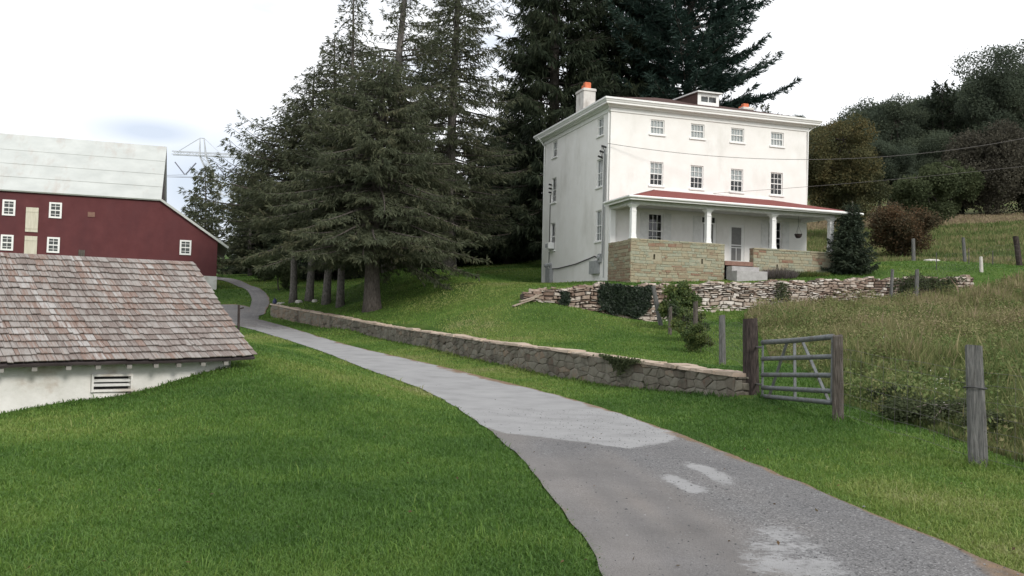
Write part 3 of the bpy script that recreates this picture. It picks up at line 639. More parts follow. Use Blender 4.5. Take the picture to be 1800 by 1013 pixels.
V, F, T = rubble(fm2, WL2, zb2, zt2, 9, (.06, .17), (.12, .5), .03, .07, .025, .04, t2)
np_mesh('stonework', V, F, M['drystone'], tw, {'tint': T}, loc=l0)
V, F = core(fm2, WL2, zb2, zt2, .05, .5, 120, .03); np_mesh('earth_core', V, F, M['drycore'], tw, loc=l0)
r = rng_(4); mb = MB()
for k in range(120):
    s = r.uniform(0, WL2); w_, h_, d_ = r.uniform(.12, .45), r.uniform(.04, .1), r.uniform(.15, .4); o_ = r.uniform(-.06, .15)
    q = np.array([s - w_ / 2, s + w_ / 2]); zz = zt2(s) - .03; a = r.normal(0, .02, 8)
    V = np.concatenate([fm2(q, np.full(2, zz) + a[:2], np.full(2, o_)), fm2(q, np.full(2, zz + h_) + a[2:4], np.full(2, o_ + .03)), fm2(q, np.full(2, zz + h_) + a[4:6], np.full(2, o_ + d_)), fm2(q, np.full(2, zz) + a[6:], np.full(2, o_ + d_))])
    mb.add(V, [(0, 1, 3, 2), (2, 3, 5, 4), (4, 5, 7, 6), (6, 7, 1, 0), (0, 2, 4, 6), (1, 7, 5, 3)], float(np.clip(r.normal(.45, .25), 0, 1)))
mb.build('top_stones', M['drystone'], tw, loc=l0)

# ------------------------------------------------------------------ farmhouse
def panel(mb, x0, x1, z0, z1, holes, y=0, depth=.16):
    """wall face in the xz plane with rectangular openings and their reveals"""
    xs = sorted({x0, x1, *[h[0] for h in holes], *[h[1] for h in holes]}); zs = sorted({z0, z1, *[h[2] for h in holes], *[h[3] for h in holes]})
    for a, b in zip(xs, xs[1:]):
        for c, d in zip(zs, zs[1:]):
            if any(a >= h[0] - 1e-6 and b <= h[1] + 1e-6 and c >= h[2] - 1e-6 and d <= h[3] + 1e-6 for h in holes): continue
            mb.add([(a, y, c), (b, y, c), (b, y, d), (a, y, d)], [(0, 1, 2, 3)])
    for a, b, c, d in holes:
        for p, q in (((a, c), (a, d)), ((a, d), (b, d)), ((b, d), (b, c)), ((b, c), (a, c))):
            mb.add([(p[0], y, p[1]), (q[0], y, q[1]), (q[0], y + depth, q[1]), (p[0], y + depth, p[1])], [(0, 1, 2, 3)])
def window(parent, a, z0, z1, w, rot=0, cols=3, rows=(2, 2), blind=None, sill=True, fr=.05):
    x0, x1 = a - w / 2, a + w / 2; zm = (z0 + z1) / 2
    mb = MB(); e = .003
    mb.box(x0 + e, x0 + fr, .05, .13, z0 + e, z1 - e); mb.box(x1 - fr, x1 - e, .05, .13, z0 + e, z1 - e)
    mb.box(x0 + fr, x1 - fr, .052, .128, z1 - fr, z1 - e); mb.box(x0 + fr, x1 - fr, .052, .128, z0 + e, z0 + fr)
    mb.box(x0 + fr, x1 - fr, .055, .12, zm - .022, zm + .022)
    for lo, hi, n in ((z0 + fr, zm - .022, rows[1]), (zm + .022, z1 - fr, rows[0])):
        for i in range(1, cols):
            x = x0 + fr + (w - 2 * fr) * i / cols; mb.box(x - .011, x + .011, .07, .1, lo, hi)
        for j in range(1, n):
            z = lo + (hi - lo) * j / n; mb.box(x0 + fr, x1 - fr, .072, .098, z - .011, z + .011)
    o = mb.build('window', M['trim'], parent); o.rotation_euler.z = rot
    p = MB().add([(x0 + fr, .09, z0 + fr), (x1 - fr, .09, z0 + fr), (x1 - fr, .09, z1 - fr), (x0 + fr, .09, z1 - fr)], [(0, 1, 2, 3)]).build('pane', M['glass'], o)
    if sill: MB().bbox(x0 - .08, x1 + .08, -.07, .048, z0 - .085, z0 - .004, .008).build('sill', M['trim'], o)
    if blind:
        b0, b1 = blind; MB().add([(x0 + .02, .135, z0 + (z1 - z0) * b0), (x1 - .02, .135, z0 + (z1 - z0) * b0), (x1 - .02, .135, z1 * b1 + z0 * (1 - b1)), (x0 + .02, .135, z1 * b1 + z0 * (1 - b1))], [(0, 1, 2, 3)]).build('blind', M['blind'], o)
    return o
HL, HD, HT = 11.15, 9.3, 8.5
house = empty('farmhouse', H0, 'white stuccoed three-storey farmhouse with a stone-walled front porch', 'house', rz=YAW)
FU = [2.49, 4.71, 6.98, 9.31]
fh = [(c - .38, c + .38, 7.32, 8.03) for c in FU] + [(c - .36, c + .36, 4.8, 5.95) for c in FU] + [(c - .39, c + .39, 1.72, 3.42) for c in (2.49, 9.25)] + [(5.0, 5.86, 1.19, 3.48), (6.6, 7.47, 1.19, 3.14)]
SV = [1.25, 7.62]; shole = [(-v - .36, -v + .36, a, b) for v in SV for a, b in ((7.27, 8.16), (4.72, 6.1), (2.04, 3.56))]
mb = MB(); panel(mb, 0, HL, -.8, HT, fh); mb.add([(HL, 0, -.8), (HL, HD, -.8), (HL, HD, HT), (HL, 0, HT)], [(0, 1, 2, 3)]).add([(0, HD, -.8), (HL, HD, -.8), (HL, HD, HT), (0, HD, HT)], [(3, 2, 1, 0)])
mb2 = MB(); panel(mb2, -HD, 0, -.8, HT, shole)
for V, t in zip(mb2.v, mb2.t): pass
for V in mb2.v: V[:, [0, 1]] = np.stack([V[:, 1], -V[:, 0]], 1)
off = mb.n
mb.v += mb2.v; mb.t += mb2.t
for k in (3, 4): mb.f[k] += [[i + off for i in f] for f in mb2.f[k]]
mb.n += mb2.n
mb.build('wall', M['stucco'], house)
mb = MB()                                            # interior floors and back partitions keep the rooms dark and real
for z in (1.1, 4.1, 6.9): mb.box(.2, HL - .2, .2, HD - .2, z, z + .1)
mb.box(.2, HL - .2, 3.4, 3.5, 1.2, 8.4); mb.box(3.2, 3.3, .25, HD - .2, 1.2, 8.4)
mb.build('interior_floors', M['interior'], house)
for i, c in enumerate(FU):
    window(house, c, 7.32, 8.03, .76, cols=4, rows=(1, 1), blind=(.0, 1.0))
    window(house, c, 4.8, 5.95, .72, cols=3, rows=(2, 2), blind=((.5, 1) if i < 2 else (.45, 1) if i == 2 else None))
for c in (2.49, 9.25): window(house, c, 1.72, 3.42, .78, cols=3, rows=(2, 3))
for v in SV:
    for a, b in ((7.27, 8.16), (4.72, 6.1), (2.04, 3.56)):
        window(house, -v, a, b, .72, rot=-pi / 2, cols=2, rows=(1, 2) if b - a > 1 else (1, 1), blind=(.0, .95) if v < 2 else ((.3, .95) if a > 7 else None))
def ring(mb, o, i, z0, z1, o2=None):
    o2 = o if o2 is None else o2
    def rc(k, z): return [(-k, -k, z), (HL + k, -k, z), (HL + k, HD + k, z), (-k, HD + k, z)]
    V = rc(o, z0) + rc(o2, z1) + rc(i, z1) + rc(i, z0)
    F = [(r_ * 4 + j, r_ * 4 + (j + 1) % 4, ((r_ + 1) % 4) * 4 + (j + 1) % 4, ((r_ + 1) % 4) * 4 + j) for r_ in range(4) for j in range(4)]
    mb.add(V, F)
mb = MB(); ring(mb, .05, -.05, 8.22, 8.42); ring(mb, .16, -.05, 8.423, 8.51, .22); ring(mb, .42, -.05, 8.512, 8.60); mb.build('cornice', M['trim'], house)
mb = MB(); ring(mb, .45, .2, 8.603, 8.70, .5); ring(mb, .53, .2, 8.702, 8.79); gut = mb.build('gutter', M['trim'], house)
e_ = .46; rz0, rz1 = 8.78, 10.42; hd = HD / 2 + e_
rv = [(-e_, -e_, rz0), (HL + e_, -e_, rz0), (HL + e_, HD + e_, rz0), (-e_, HD + e_, rz0), (hd - e_, HD / 2, rz1), (HL + e_ - hd, HD / 2, rz1)]
roof = MB().add(rv, [(0, 1, 5, 4), (1, 2, 5), (2, 3, 4, 5), (3, 0, 4)]).build('roof', M['darkroof'], house)
def chimney(u0, u1, v0, v1, zt, pz):
    c = MB().bbox(u0, u1, v0, v1, 8.9, zt - .14, .01).bbox(u0 - .04, u1 + .04, v0 - .04, v1 + .04, zt - .138, zt, .03).build('chimney', M['chimney'], house)
    cu, cv = (u0 + u1) / 2, (v0 + v1) / 2
    MB().bbox(cu - .17, cu + .17, cv - .3, cv - .02, zt + .002, pz, .02).bbox(cu - .14, cu + .14, cv + .03, cv + .3, zt + .002, pz - .08, .02).build('chimney_pot', M['terracotta'], c)
chimney(.29, .97, 4.25, 5.3, 10.42, 10.8); chimney(9.95, 10.6, 4.25, 5.3, 10.36, 10.62)
d0, d1, dz0, dz1 = 5.80, 7.06, 9.3, 10.2
dm = MB().add([(d0, 2.02, dz0), (d0, 2.02, dz1), (d0, 4.6, dz1 + .14), (d0, 4.6, dz0)], [(0, 1, 2, 3)]).add([(d1, 2.02, dz0), (d1, 2.02, dz1), (d1, 4.6, dz1 + .14), (d1, 4.6, dz0)], [(3, 2, 1, 0)]).build('dormer', M['darkroof'], house)
mb = MB(); panel(mb, d0, d1, dz0, dz1, [(d0 + .17, d1 - .17, 9.72, 10.06)], 2.0, .06); mb.build('dormer_front', M['trim'], dm)
mb = MB(); mb.box(d0 + .17, d1 - .17, 2.03, 2.05, 9.72, 9.75); mb.box(d0 + .17, d1 - .17, 2.03, 2.05, 10.03, 10.06)
for k in (0, .455, .92): mb.box(d0 + .172 + k - .0, d0 + .172 + k + .04 - .042 * (k > .9), 2.028, 2.052, 9.752, 10.028)
mb.build('dormer_window', M['trim'], dm)
MB().add([(d0 + .17, 2.045, 9.72), (d1 - .17, 2.045, 9.72), (d1 - .17, 2.045, 10.06), (d0 + .17, 2.045, 10.06)], [(0, 1, 2, 3)]).build('dormer_pane', M['glass'], dm)
MB().box(d0 + .1, d1 - .1, 2.4, 2.42, 9.4, 10.15).build('dormer_blind', M['blind'], dm)
MB().add([(d0 - .1, 1.82, dz1 - .0), (d1 + .1, 1.82, dz1), (d1 + .1, 4.75, dz1 + .16), (d0 - .1, 4.75, dz1 + .16), (d0 - .1, 1.82, dz1 + .07), (d1 + .1, 1.82, dz1 + .07), (d1 + .1, 4.75, dz1 + .23), (d0 - .1, 4.75, dz1 + .23)],
         [(0, 3, 2, 1), (4, 5, 6, 7), (0, 1, 5, 4), (1, 2, 6, 5), (2, 3, 7, 6), (3, 0, 4, 7)]).build('dormer_roof', M['old_white'], dm)
# downspouts
def spout(pts): MB().tube(pts, .04, 8).build('downspout', M['trim'], house)
spout([(-.5, 9.15, 8.62), (-.3, 9.1, 8.4), (-.07, 9.1, 8.1), (-.07, 9.1, -.1)])
spout([(HL + .45, -.25, 8.62), (HL + .2, -.1, 8.42), (HL - .03, -.06, 8.2), (HL - .03, -.06, 4.2)])
spout([(-.42, -.4, 8.62), (-.15, -.1, 8.42), (-.06, .12, 8.2), (-.06, .12, .1)])
# electrical fittings on the end wall
mb = MB().box(-.22, -.003, 7.42, 8.1, .2, 1.0).build('service_panel', M['greymetal'], house)
for v in (7.75, 8.35):
    V, F = tube([(-.003, v, 1.22), (-.14, v, 1.22), (-.2, v, 1.22)], [.11, .11, .08], 12); MB().add(V, F).box(-.1, -.003, v - .12, v + .12, 1.05, 1.14).build('electric_meter', M['greymetal'], house)
MB().box(-.2, -.003, .95, 1.85, .42, 1.06).build('junction_box', M['greymetal'], house)
V, F = tube([(-.003, .85, 1.2), (-.16, .85, 1.2), (-.2, .85, 1.2)], [.12, .12, .08], 12); MB().add(V, F).box(-.12, -.003, .7, 1.0, .95, 1.38).build('electric_meter', M['greymetal'], house)
MB().tube([(-.05, 7.6, .98), (-.06, 6.5, .95), (-.06, 4, 1.05), (-.06, 2.4, 1.2), (-.06, 1.5, 1.3), (-.06, 1.0, 1.15)], .03, 6).build('cable', M['cable'], house)
MB().tube([(-.05, .62, 1.2), (-.05, .6, 4.5), (-.05, .58, 6.4), (-.16, .56, 6.55)], .032, 8).tube([(-.05, .42, .2), (-.05, .4, 3.5), (-.05, .4, 6.2)], .02, 6).build('conduit', M['greymetal'], house)
mb = MB()
for k in range(3): mb.tube([(-.02, .5 + .2 * k, 6.55 - .22 * k), (-.26, .45 + .2 * k, 6.6 - .22 * k)], .05, 8).tube([(-.26, .45 + .2 * k, 6.6 - .22 * k), (-.12, .62, 6.0)], .012, 5)
mb.build('wire_insulator', M['cable'], house)
mb = MB()
for k in range(3): mb.tube([(-.02, 7.95, 5.3 + .22 * k), (-.18, 7.95, 5.32 + .22 * k)], .05, 8)
mb.tube([(-.04, 8.05, 5.2), (-.04, 8.05, 1.35)], .02, 6); mb.build('wire_insulator', M['cable'], house)
# porch
PV = -2.5; PZ = 1.17
MB().box(.03, 11.05, PV + .40, -.003, PZ - .24, PZ - .10).build('porch_floor', M['concrete'], house)
MB().bbox(4.86, 6.38, PV - .02, PV + .37, PZ - .30, PZ - .10, .01).build('porch_threshold', M['brickstep'], house)
def tst(s, z, r):
    if z < .55 and r.random() < .13: return r.uniform(0, .12)
    if z < .7 and r.random() < .25: return r.uniform(.2, .5)
    return float(np.clip(r.normal(.66, .27), .15, 1)) if r.random() > .04 else .04
def porch_wall(x0, x1, seed, ztop, holes):
    f = lambda s, z, d: np.stack([x0 + s, PV + d, z], -1)
    V, F, T = rubble(f, x1 - x0, lambda s: -.7, lambda s: ztop - .005 * s, seed, (.07, .17), (.16, .62), .012, .018, .007, .008, tst, holes)
    o = np_mesh('porch_wall', V, F, M['porchstone'], house, {'tint': T})
    mb = MB(); panel(mb, x0 + .01, x1 - .01, -.7, ztop - .03, [(x0 + a, x0 + b, c, d) for a, b, c, d in holes], PV + .012, .2)
    mb.box(x0 + .01, x1 - .01, PV + .2, PV + .35, -.7, ztop - .03); mb.add([(x0 + .012, PV + .012, ztop - .03), (x1 - .012, PV + .012, ztop - .03), (x1 - .012, PV + .35, ztop - .028), (x0 + .012, PV + .35, ztop - .028)], [(0, 1, 2, 3)])
    mb.add([(x0 + .011, PV + .012, -.7), (x0 + .011, PV + .2, -.7), (x0 + .011, PV + .2, ztop - .03), (x0 + .011, PV + .012, ztop - .03)], [(0, 1, 2, 3)]).add([(x1 - .011, PV + .012, -.7), (x1 - .011, PV + .2, -.7), (x1 - .011, PV + .2, ztop - .03), (x1 - .011, PV + .012, ztop - .03)], [(0, 1, 2, 3)])
    mb.build('mortar', M['porchmortar'], o)
    mb = MB()
    r = rng_(seed + 50); s = x0
    while s < x1 - .01:
        l = r.uniform(.3, .8); e = min(s + l, x1 + .005); mb.bbox(s + .004, e - .004, PV - .03 + r.uniform(-.01, .01), PV + .38, ztop - .035 - .005 * (s - x0), ztop + .035 - .005 * (s - x0) + r.uniform(-.01, .01), .012, float(np.clip(r.normal(.72, .12), 0, 1))); s = e
    mb.build('wall_cap', M['porchstone'], o)
    return o
pw = porch_wall(0, 4.84, 21, 1.84, [(1.15, 1.24, .96, 1.2), (3.62, 3.71, .86, 1.1)])
f = lambda s, z, d: np.stack([.0 + d, -s, z], -1)
V, F, T = rubble(f, 2.5, lambda s: -.7, lambda s: 1.85, 23, (.08, .18), (.18, .6), .012, .018, .007, .008, lambda s, z, r: float(np.clip(r.normal(.5 if z > .6 else .3, .18), .12, 1)))
np_mesh('porch_end_wall', V, F, M['porchstone'], house, {'tint': T})
MB().box(.012, .34, PV + .36, -.004, -.7, 1.82).build('end_wall_core', M['porchmortar'], house)
pw2 = porch_wall(6.40, 11.0, 22, 1.73, [(1.28, 1.36, .8, 1.02)])
f = lambda s, z, d: np.stack([6.4 + d, PV + .35 - s, z], -1)
V, F, T = rubble(f, .35, lambda s: .2, lambda s: 1.72, 24, (.1, .2), (.2, .35), .012, .015, .006, .004, lambda s, z, r: float(np.clip(r.normal(.5, .2), .15, 1)))
np_mesh('porch_jamb', V, F, M['porchstone'], house, {'tint': T})
st = MB()
for k, (vz, vv) in enumerate(((.80, .48), (.58, .92))): st.bbox(4.95, 6.42 + .16 * k, PV - vv, PV - vv + .5 - .001 * k, -.3, vz, .012)
st.build('steps', M['concrete'], house)
def column(u, zb, zt):
    mb = MB(); v = PV + .17; w = .105
    mb.bbox(u - .15, u + .15, v - .15, v + .15, zb, zb + .06, .01); mb.bbox(u - .128, u + .128, v - .128, v + .128, zb + .061, zb + .22, .012)
    mb.box(u - w, u + w, v - w, v + w, zb + .221, zt - .06)
    for sx in (-1, 1):                                  # raised corner strips leave sunk panels on each face
        for sy in (-1, 1): mb.box(u + sx * w - .03 if sx > 0 else u - w - .008, u + w + .008 if sx > 0 else u - w + .03, v + sy * w - .03 if sy > 0 else v - w - .008, v + w + .008 if sy > 0 else v - w + .03, zb + .225, zt - .33)
    o = mb.build('column', M['column'], house)
    c = MB(); z0 = zt - .32
    c.bbox(u - .135, u + .135, v - .135, v + .135, z0, z0 + .035, .01)
    q0, q1 = .112, .2
    V = [(u - q0, v - q0, z0 + .16), (u + q0, v - q0, z0 + .16), (u + q0, v + q0, z0 + .16), (u - q0, v + q0, z0 + .16)] + [(u + sx * (q0 + .03), v + sy * (q0 + .03), z0 + .21) for sx, sy in ((-1, -1), (1, -1), (1, 1), (-1, 1))] + [(u + sx * q1, v + sy * q1, z0 + .28) for sx, sy in ((-1, -1), (1, -1), (1, 1), (-1, 1))]
    c.add(V, [(k * 4 + i, k * 4 + (i + 1) % 4, k * 4 + 4 + (i + 1) % 4, k * 4 + 4 + i) for k in range(2) for i in range(4)] + [(8, 9, 10, 11)])
    c.bbox(u - .21, u + .21, v - .21, v + .21, z0 + .281, zt - .003, .008); c.build('capital', M['column'], o)
BZ = 3.45
for u, zb in ((.16, 1.88), (4.02, 1.86), (7.56, 1.77), (10.85, 1.74)): column(u, zb, BZ)
MB().bbox(.02, .3, -.16, -.004, PZ + .002, BZ, .01).build('pilaster', M['column'], house)
EU0, EU1, EV = -.25, 11.72, -2.92
MB().box(.02, 11.0, PV + .05, PV + .29, BZ + .002, 3.62).box(.021, .25, PV + .291, -.005, BZ + .002, 3.618).box(10.77, 11.0, PV + .291, -.005, BZ + .002, 3.618).build('porch_beam', M['old_white'], house)
MB().box(EU0 + .03, EU1 - .03, EV + .03, -.003, 3.622, 3.65).build('porch_ceiling', M['ceiling'], house)
pr = MB().add([(EU0, EV, 3.76), (EU1, EV, 3.76), (9.0, -.004, 4.52), (2.35, -.004, 4.58)], [(0, 1, 2, 3)]).add([(EU0, EV, 3.76), (2.35, -.004, 4.58), (EU0, -.004, 3.76)], [(0, 1, 2)]).add([(EU1, EV, 3.76), (EU1, 0.3, 3.76), (9.0, -.004, 4.52)], [(0, 1, 2)]).build('porch_roof', M['redroof'], house)
MB().bbox(EU0 - .02, EU1 + .02, EV - .02, EV + .028, 3.58, 3.75, .006).box(EU0 - .018, EU0 + .028, EV + .03, -.005, 3.58, 3.748).box(EU1 - .028, EU1 + .018, EV + .03, .3, 3.58, 3.748).build('fascia', M['trim'], pr)
mb = MB(); mb.tube([(EU0 - .12, EV - .08, 3.715), (4, EV - .08, 3.705), (8, EV - .08, 3.69), (EU1 + .5, EV - .08, 3.66)], .06, 8); mb.tube([(EU0 - .08, EV - .1, 3.73), (EU0 - .08, -.1, 3.73)], .06, 8); mb.build('porch_gutter', M['trim'], pr)
MB().bar((EU0, EV, 3.785), (2.35, -.02, 4.60), .09, .03).bar((2.35, -.03, 4.60), (9.0, -.03, 4.54), .05, .1).build('hip_flashing', M['trim'], pr)
# doors
d = MB(); d.box(6.6, 6.68, .04, .1, 1.19, 3.14).box(7.39, 7.47, .04, .1, 1.19, 3.14).box(6.68, 7.39, .041, .099, 3.06, 3.139).box(6.68, 7.39, .041, .099, 1.19, 1.27)
sd_ = d.build('screen_door', M['trim'], house)
mb = MB().box(6.681, 6.75, .05, .085, 1.272, 3.058).box(7.32, 7.389, .05, .085, 1.272, 3.058).box(6.75, 7.32, .051, .084, 3.0, 3.057).box(6.75, 7.32, .051, .084, 1.273, 1.33).box(6.75, 7.32, .051, .084, 1.96, 2.0).box(6.75, 7.32, .051, .084, 2.08, 2.13).box(7.015, 7.055, .051, .084, 1.33, 1.96)
mb.build('door_leaf', M['trim'], sd_)
MB().box(6.75, 7.32, .064, .07, 1.33, 3.0).build('screen', M['screen'], sd_)
MB().box(7.27, 7.31, .02, .05, 2.02, 2.06).build('door_handle', M['greymetal'], sd_)
d = MB(); d.box(5.0, 5.07, .04, .1, 1.19, 3.48).box(5.79, 5.86, .04, .1, 1.19, 3.48).box(5.07, 5.79, .041, .099, 3.41, 3.479).box(5.07, 5.79, .041, .099, 3.08, 3.15).box(5.07, 5.79, .041, .099, 1.19, 1.28)
d.box(5.071, 5.15, .05, .085, 1.281, 3.079).box(5.71, 5.789, .05, .085, 1.281, 3.079).box(5.15, 5.71, .051, .084, 2.08, 2.14)
for k in range(1, 4): d.box(5.07 + .18 * k - .012, 5.07 + .18 * k + .012, .05, .09, 3.15, 3.41)
dd_ = d.build('door', M['trim'], house)
MB().box(5.15, 5.71, .064, .07, 1.281, 3.07).build('screen', M['screen'], dd_); MB().box(5.071, 5.789, .064, .07, 3.15, 3.41).build('transom_pane', M['glass'], dd_)
def shutter(u0, u1):
    mb = MB().box(u0, u1, -.035, -.004, 1.7, 3.44)
    for a, b in ((1.76, 2.5), (2.6, 3.38)): mb.box(u0 + .05, u1 - .05, -.045, -.036, a, b)
    mb.build('shutter', M['old_white'], house)
for a, b in ((1.66, 2.08), (2.9, 3.32), (8.42, 8.84), (9.66, 10.08), (4.54, 4.97)): shutter(a, b)
# air conditioner in the end wall, hanging basket
aw = hw(-.02, 7.62, 2.04)
ac = empty('air_conditioner', aw, 'white window air conditioner jutting from the lower rear window of the house end', 'air conditioner', rz=YAW)
MB().bbox(-.34, .05, -.27, .27, .06, .40, .015).build('casing', M['trim'], ac)
mb = MB()
for k in range(7): mb.box(-.352, -.341, -.2 + .055 * k, -.17 + .055 * k, .12, .34)
mb.build('grille', M['greymetal'], ac)
hb_ = hw(9.72, -1.3, 2.5)
bk = empty('hanging_basket', hb_, 'small dark hanging flower basket under the porch ceiling', 'hanging basket')
V = []; 
for z, rr in ((0, .1), (.08, .16), (.18, .19), (.2, .19)): V.append([(rr * cos(a), rr * sin(a), z) for a in np.arange(14) * 2 * pi / 14])
mb = MB().add(np.concatenate(V), [(k * 14 + i, k * 14 + (i + 1) % 14, k * 14 + 14 + (i + 1) % 14, k * 14 + 14 + i) for k in range(3) for i in range(14)] + [tuple(range(13, -1, -1))]); mb.build('basket', M['postdark'], bk)
mb = MB()
for a in (0, 2.09, 4.19): mb.tube([(.18 * cos(a), .18 * sin(a), .19), (0, 0, .62)], .006, 5)
mb.tube([(0, 0, .62), (0, 0, 1.11)], .008, 5).build('hanger', M['cable'], bk)

# ------------------------------------------------------------------ barn
barn = empty('barn', B0 + np.array([0, 0, -6]), 'large dark red barn with a weathered white metal roof and lean-to', 'barn', rz=BY)
ZB = 6.0
bl = -24
w = MB()
LS = -.665
w.add([(bl, 0, ZB - 5.08), (0, 0, ZB - 5.08), (3.86, 0, ZB - 5.08), (3.86, 0, ZB + LS * 3.86 - .06), (0, 0, ZB - .02), (bl, 0, ZB - .02)], [(0, 1, 4, 5), (1, 2, 3, 4)])
w.add([(3.86, 0, ZB - 5.08), (3.86, 12, ZB - 5.08), (3.86, 12, ZB + LS * 3.86 - .06), (3.86, 0, ZB + LS * 3.86 - .06)], [(0, 1, 2, 3)])
w.add([(bl, 12, ZB - 5.08), (3.86, 12, ZB - 5.08), (3.86, 12, ZB + LS * 3.86 - .06), (0, 12, ZB - .02), (bl, 12, ZB - .02)], [(4, 3, 2, 1, 0)])
w.add([(bl, 0, ZB - 5.08), (bl, 12, ZB - 5.08), (bl, 12, ZB), (bl, 6, ZB + 4.5), (bl, 0, ZB)], [(4, 3, 2, 1, 0)]).build('wall', M['barnred'], barn)
MB().add([(-.02, .05, ZB - .1), (-.02, 11.95, ZB - .1), (-.02, 6, ZB + 4.5)], [(0, 1, 2)]).build('gable', M['dark_wood'], barn)
MB().box(bl - .06, 3.9, -.08, 12.1, ZB - 8, ZB - 5.083).build('foundation', M['whitewash'], barn)
def slab(mb, q, th=.1):
    q = np.asarray(q, float); n = nrm(np.cross(q[1] - q[0], q[3] - q[0])) * th
    return mb.add(np.concatenate([q, q - n]), [(0, 1, 2, 3), (7, 6, 5, 4), (0, 4, 5, 1), (1, 5, 6, 2), (2, 6, 7, 3), (3, 7, 4, 0)])
mb = MB(); slab(mb, [(bl - .3, -.22, ZB - .06), (.14, -.22, ZB - .06), (.14, 6, ZB + 4.64), (bl - .3, 6, ZB + 4.64)]); slab(mb, [(bl - .3, 6, ZB + 4.64), (.14, 6, ZB + 4.64), (.14, 12.2, ZB - .05), (bl - .3, 12.2, ZB - .05)])
br = mb.build('roof', M['barnroof'], barn)
mb = MB()
for k in (.22, .45, .7): mb.bar((bl - .25, 6 * k - .22 * (1 - k), ZB - .045 + 4.69 * k), (.12, 6 * k - .22 * (1 - k), ZB - .045 + 4.69 * k), .04, .012)
mb.build('roof_laps', M['barnroof'], br)
mb = MB(); slab(mb, [(.15, -.22, ZB + .0), (4.62, -.22, ZB + LS * 4.55), (4.62, 12.2, ZB + LS * 4.55), (.15, 12.2, ZB + .0)], .14); mb.build('lean_to_roof', M['barnroof'], barn)
M['barnpane'] = mat('dark_barn_glass', [(.02, .025, .022), (.08, .09, .085)], 3, rough=.12, spec=.5)
def bwin(a0, a1, z0, z1):
    mb = MB(); t = .11
    mb.box(a0, a0 + t, -.07, -.003, z0, z1).box(a1 - t, a1, -.07, -.003, z0, z1).box(a0 + t, a1 - t, -.069, -.004, z1 - t, z1).box(a0 + t, a1 - t, -.069, -.004, z0, z0 + t).box(a0 + t, a1 - t, -.05, -.012, (z0 + z1) / 2 - .035, (z0 + z1) / 2 + .035)
    for zz in ((z0 * 3 + z1) / 4, (z0 + 3 * z1) / 4): mb.box(a0 + t, a1 - t, -.045, -.012, zz - .014, zz + .014)
    m_ = (a0 + a1) / 2; mb.box(m_ - .014, m_ + .014, -.044, -.013, z0 + t, z1 - t)
    o = mb.build('window', M['trim'], barn)
    MB().box(a0 + t, a1 - t, -.02, -.004, z0 + t, z1 - t).build('pane', M['barnpane'], o)
for a0, a1, z0, z1 in ((-9.38, -8.63, -1.7, -.68), (-6.67, -5.92, -1.7, -.67), (-9.38, -8.65, -3.95, -2.94), (-6.7, -5.95, -3.97, -2.95), (1.42, 2.16, -3.71, -2.7), (-12.1, -11.35, -1.7, -.68), (-12.1, -11.35, -3.95, -2.94)): bwin(a0, a1, ZB + z0, ZB + z1)
for z0, z1 in ((-2.68, -1.09), (-4.6, -2.95)):
    o = MB().box(-8.01, -7.28, -.06, -.003, ZB + z0, ZB + z1).build('hoist_door', M['hoistdoor'], barn)
    for zz in (z0 + .2, z1 - .3): MB().box(-8.0, -7.29, -.08, -.061, ZB + zz, ZB + zz + .1).build('batten', M['hoistdoor'], o)
MB().box(-4.36, -3.93, -.04, -.003, ZB - 1.48, ZB - 1.16).build('hatch', M['brickstep'], barn)
MB().box(-4.82, -4.44, -.04, -.003, ZB - 4.3, ZB - 3.69).build('hatch', M['postbrown'], barn)

# ------------------------------------------------------------------ shingled shed in the foreground
SO = np.array([SE[0], SE[1], 0.0]); SROT = radians(40)
shed = empty('springhouse', SO, 'low whitewashed stone shed under a worn cedar shingle roof', 'shed', rz=SROT)
ze = lambda x: .905 + .0303 * x + .012 * np.sin(x * 1.3); zr = lambda x: 2.778 + .0173 * x
SRUN = 3.28; SL = 11.5
def roofpt(x, t, up):
    x = np.asarray(x, float); t = np.asarray(t, float)
    z = ze(x) * (1 - t) + zr(x) * t; n = nrm(np.array([0, -1.87, 3.28])); sag = -.05 * np.sin(np.pi * t)
    return np.stack([x + 0 * t, SRUN * t + n[1] * up, z + sag + n[2] * up], -1)
r = rng_(31); V = []; T = []; NC = 17
for c in range(NC):
    t0, t1 = c / NC, (c + 1.55) / NC; x = .02 + r.uniform(-.02, .02); 
    wav = r.uniform(0, 6)
    while x > -SL:
        wd = r.choice([.07, .09, .11, .14, .17]) * r.uniform(.85, 1.15); a, b = x - wd + .004, x - .003; x -= wd
        j = r.normal(0, .0032) + .003 * sin(wav + x * 1.1)
        ta, tb = t0 + j + r.normal(0, .0012), t0 + j + r.normal(0, .0012)
        th = r.uniform(.012, .018); t1c = min(t1, 1.0)
        lo = .008; up = r.uniform(0, .006)
        V.append(np.stack([roofpt(a, ta, .042 + up), roofpt(b, tb, .042 + up), roofpt(b, t1c, .004), roofpt(a, t1c, .004),
                           roofpt(a, ta, .042 + th + up), roofpt(b, tb, .042 + th + up), roofpt(b, t1c, .014), roofpt(a, t1c, .014)]))
        T += [float(np.clip(.55 * r.beta(1.3, 1.3) + .9 * (vnoise(x * 1.0 + c * .06, c * .05, 14, .32) - .5) + .225, 0, 1))] * 8
V = np.array(V); n = len(V)
bf = np.array([(0, 3, 2, 1), (4, 5, 6, 7), (0, 1, 5, 4), (1, 2, 6, 5), (2, 3, 7, 6), (3, 0, 4, 7)])
F = (bf[None] + 8 * np.arange(n)[:, None, None]).reshape(-1, 4)
rf = np_mesh('shingle_roof', V.reshape(-1, 3), F, M['shingle'], shed, {'tint': np.array(T)})
xs = np.linspace(0, -SL, 24); mb = MB()
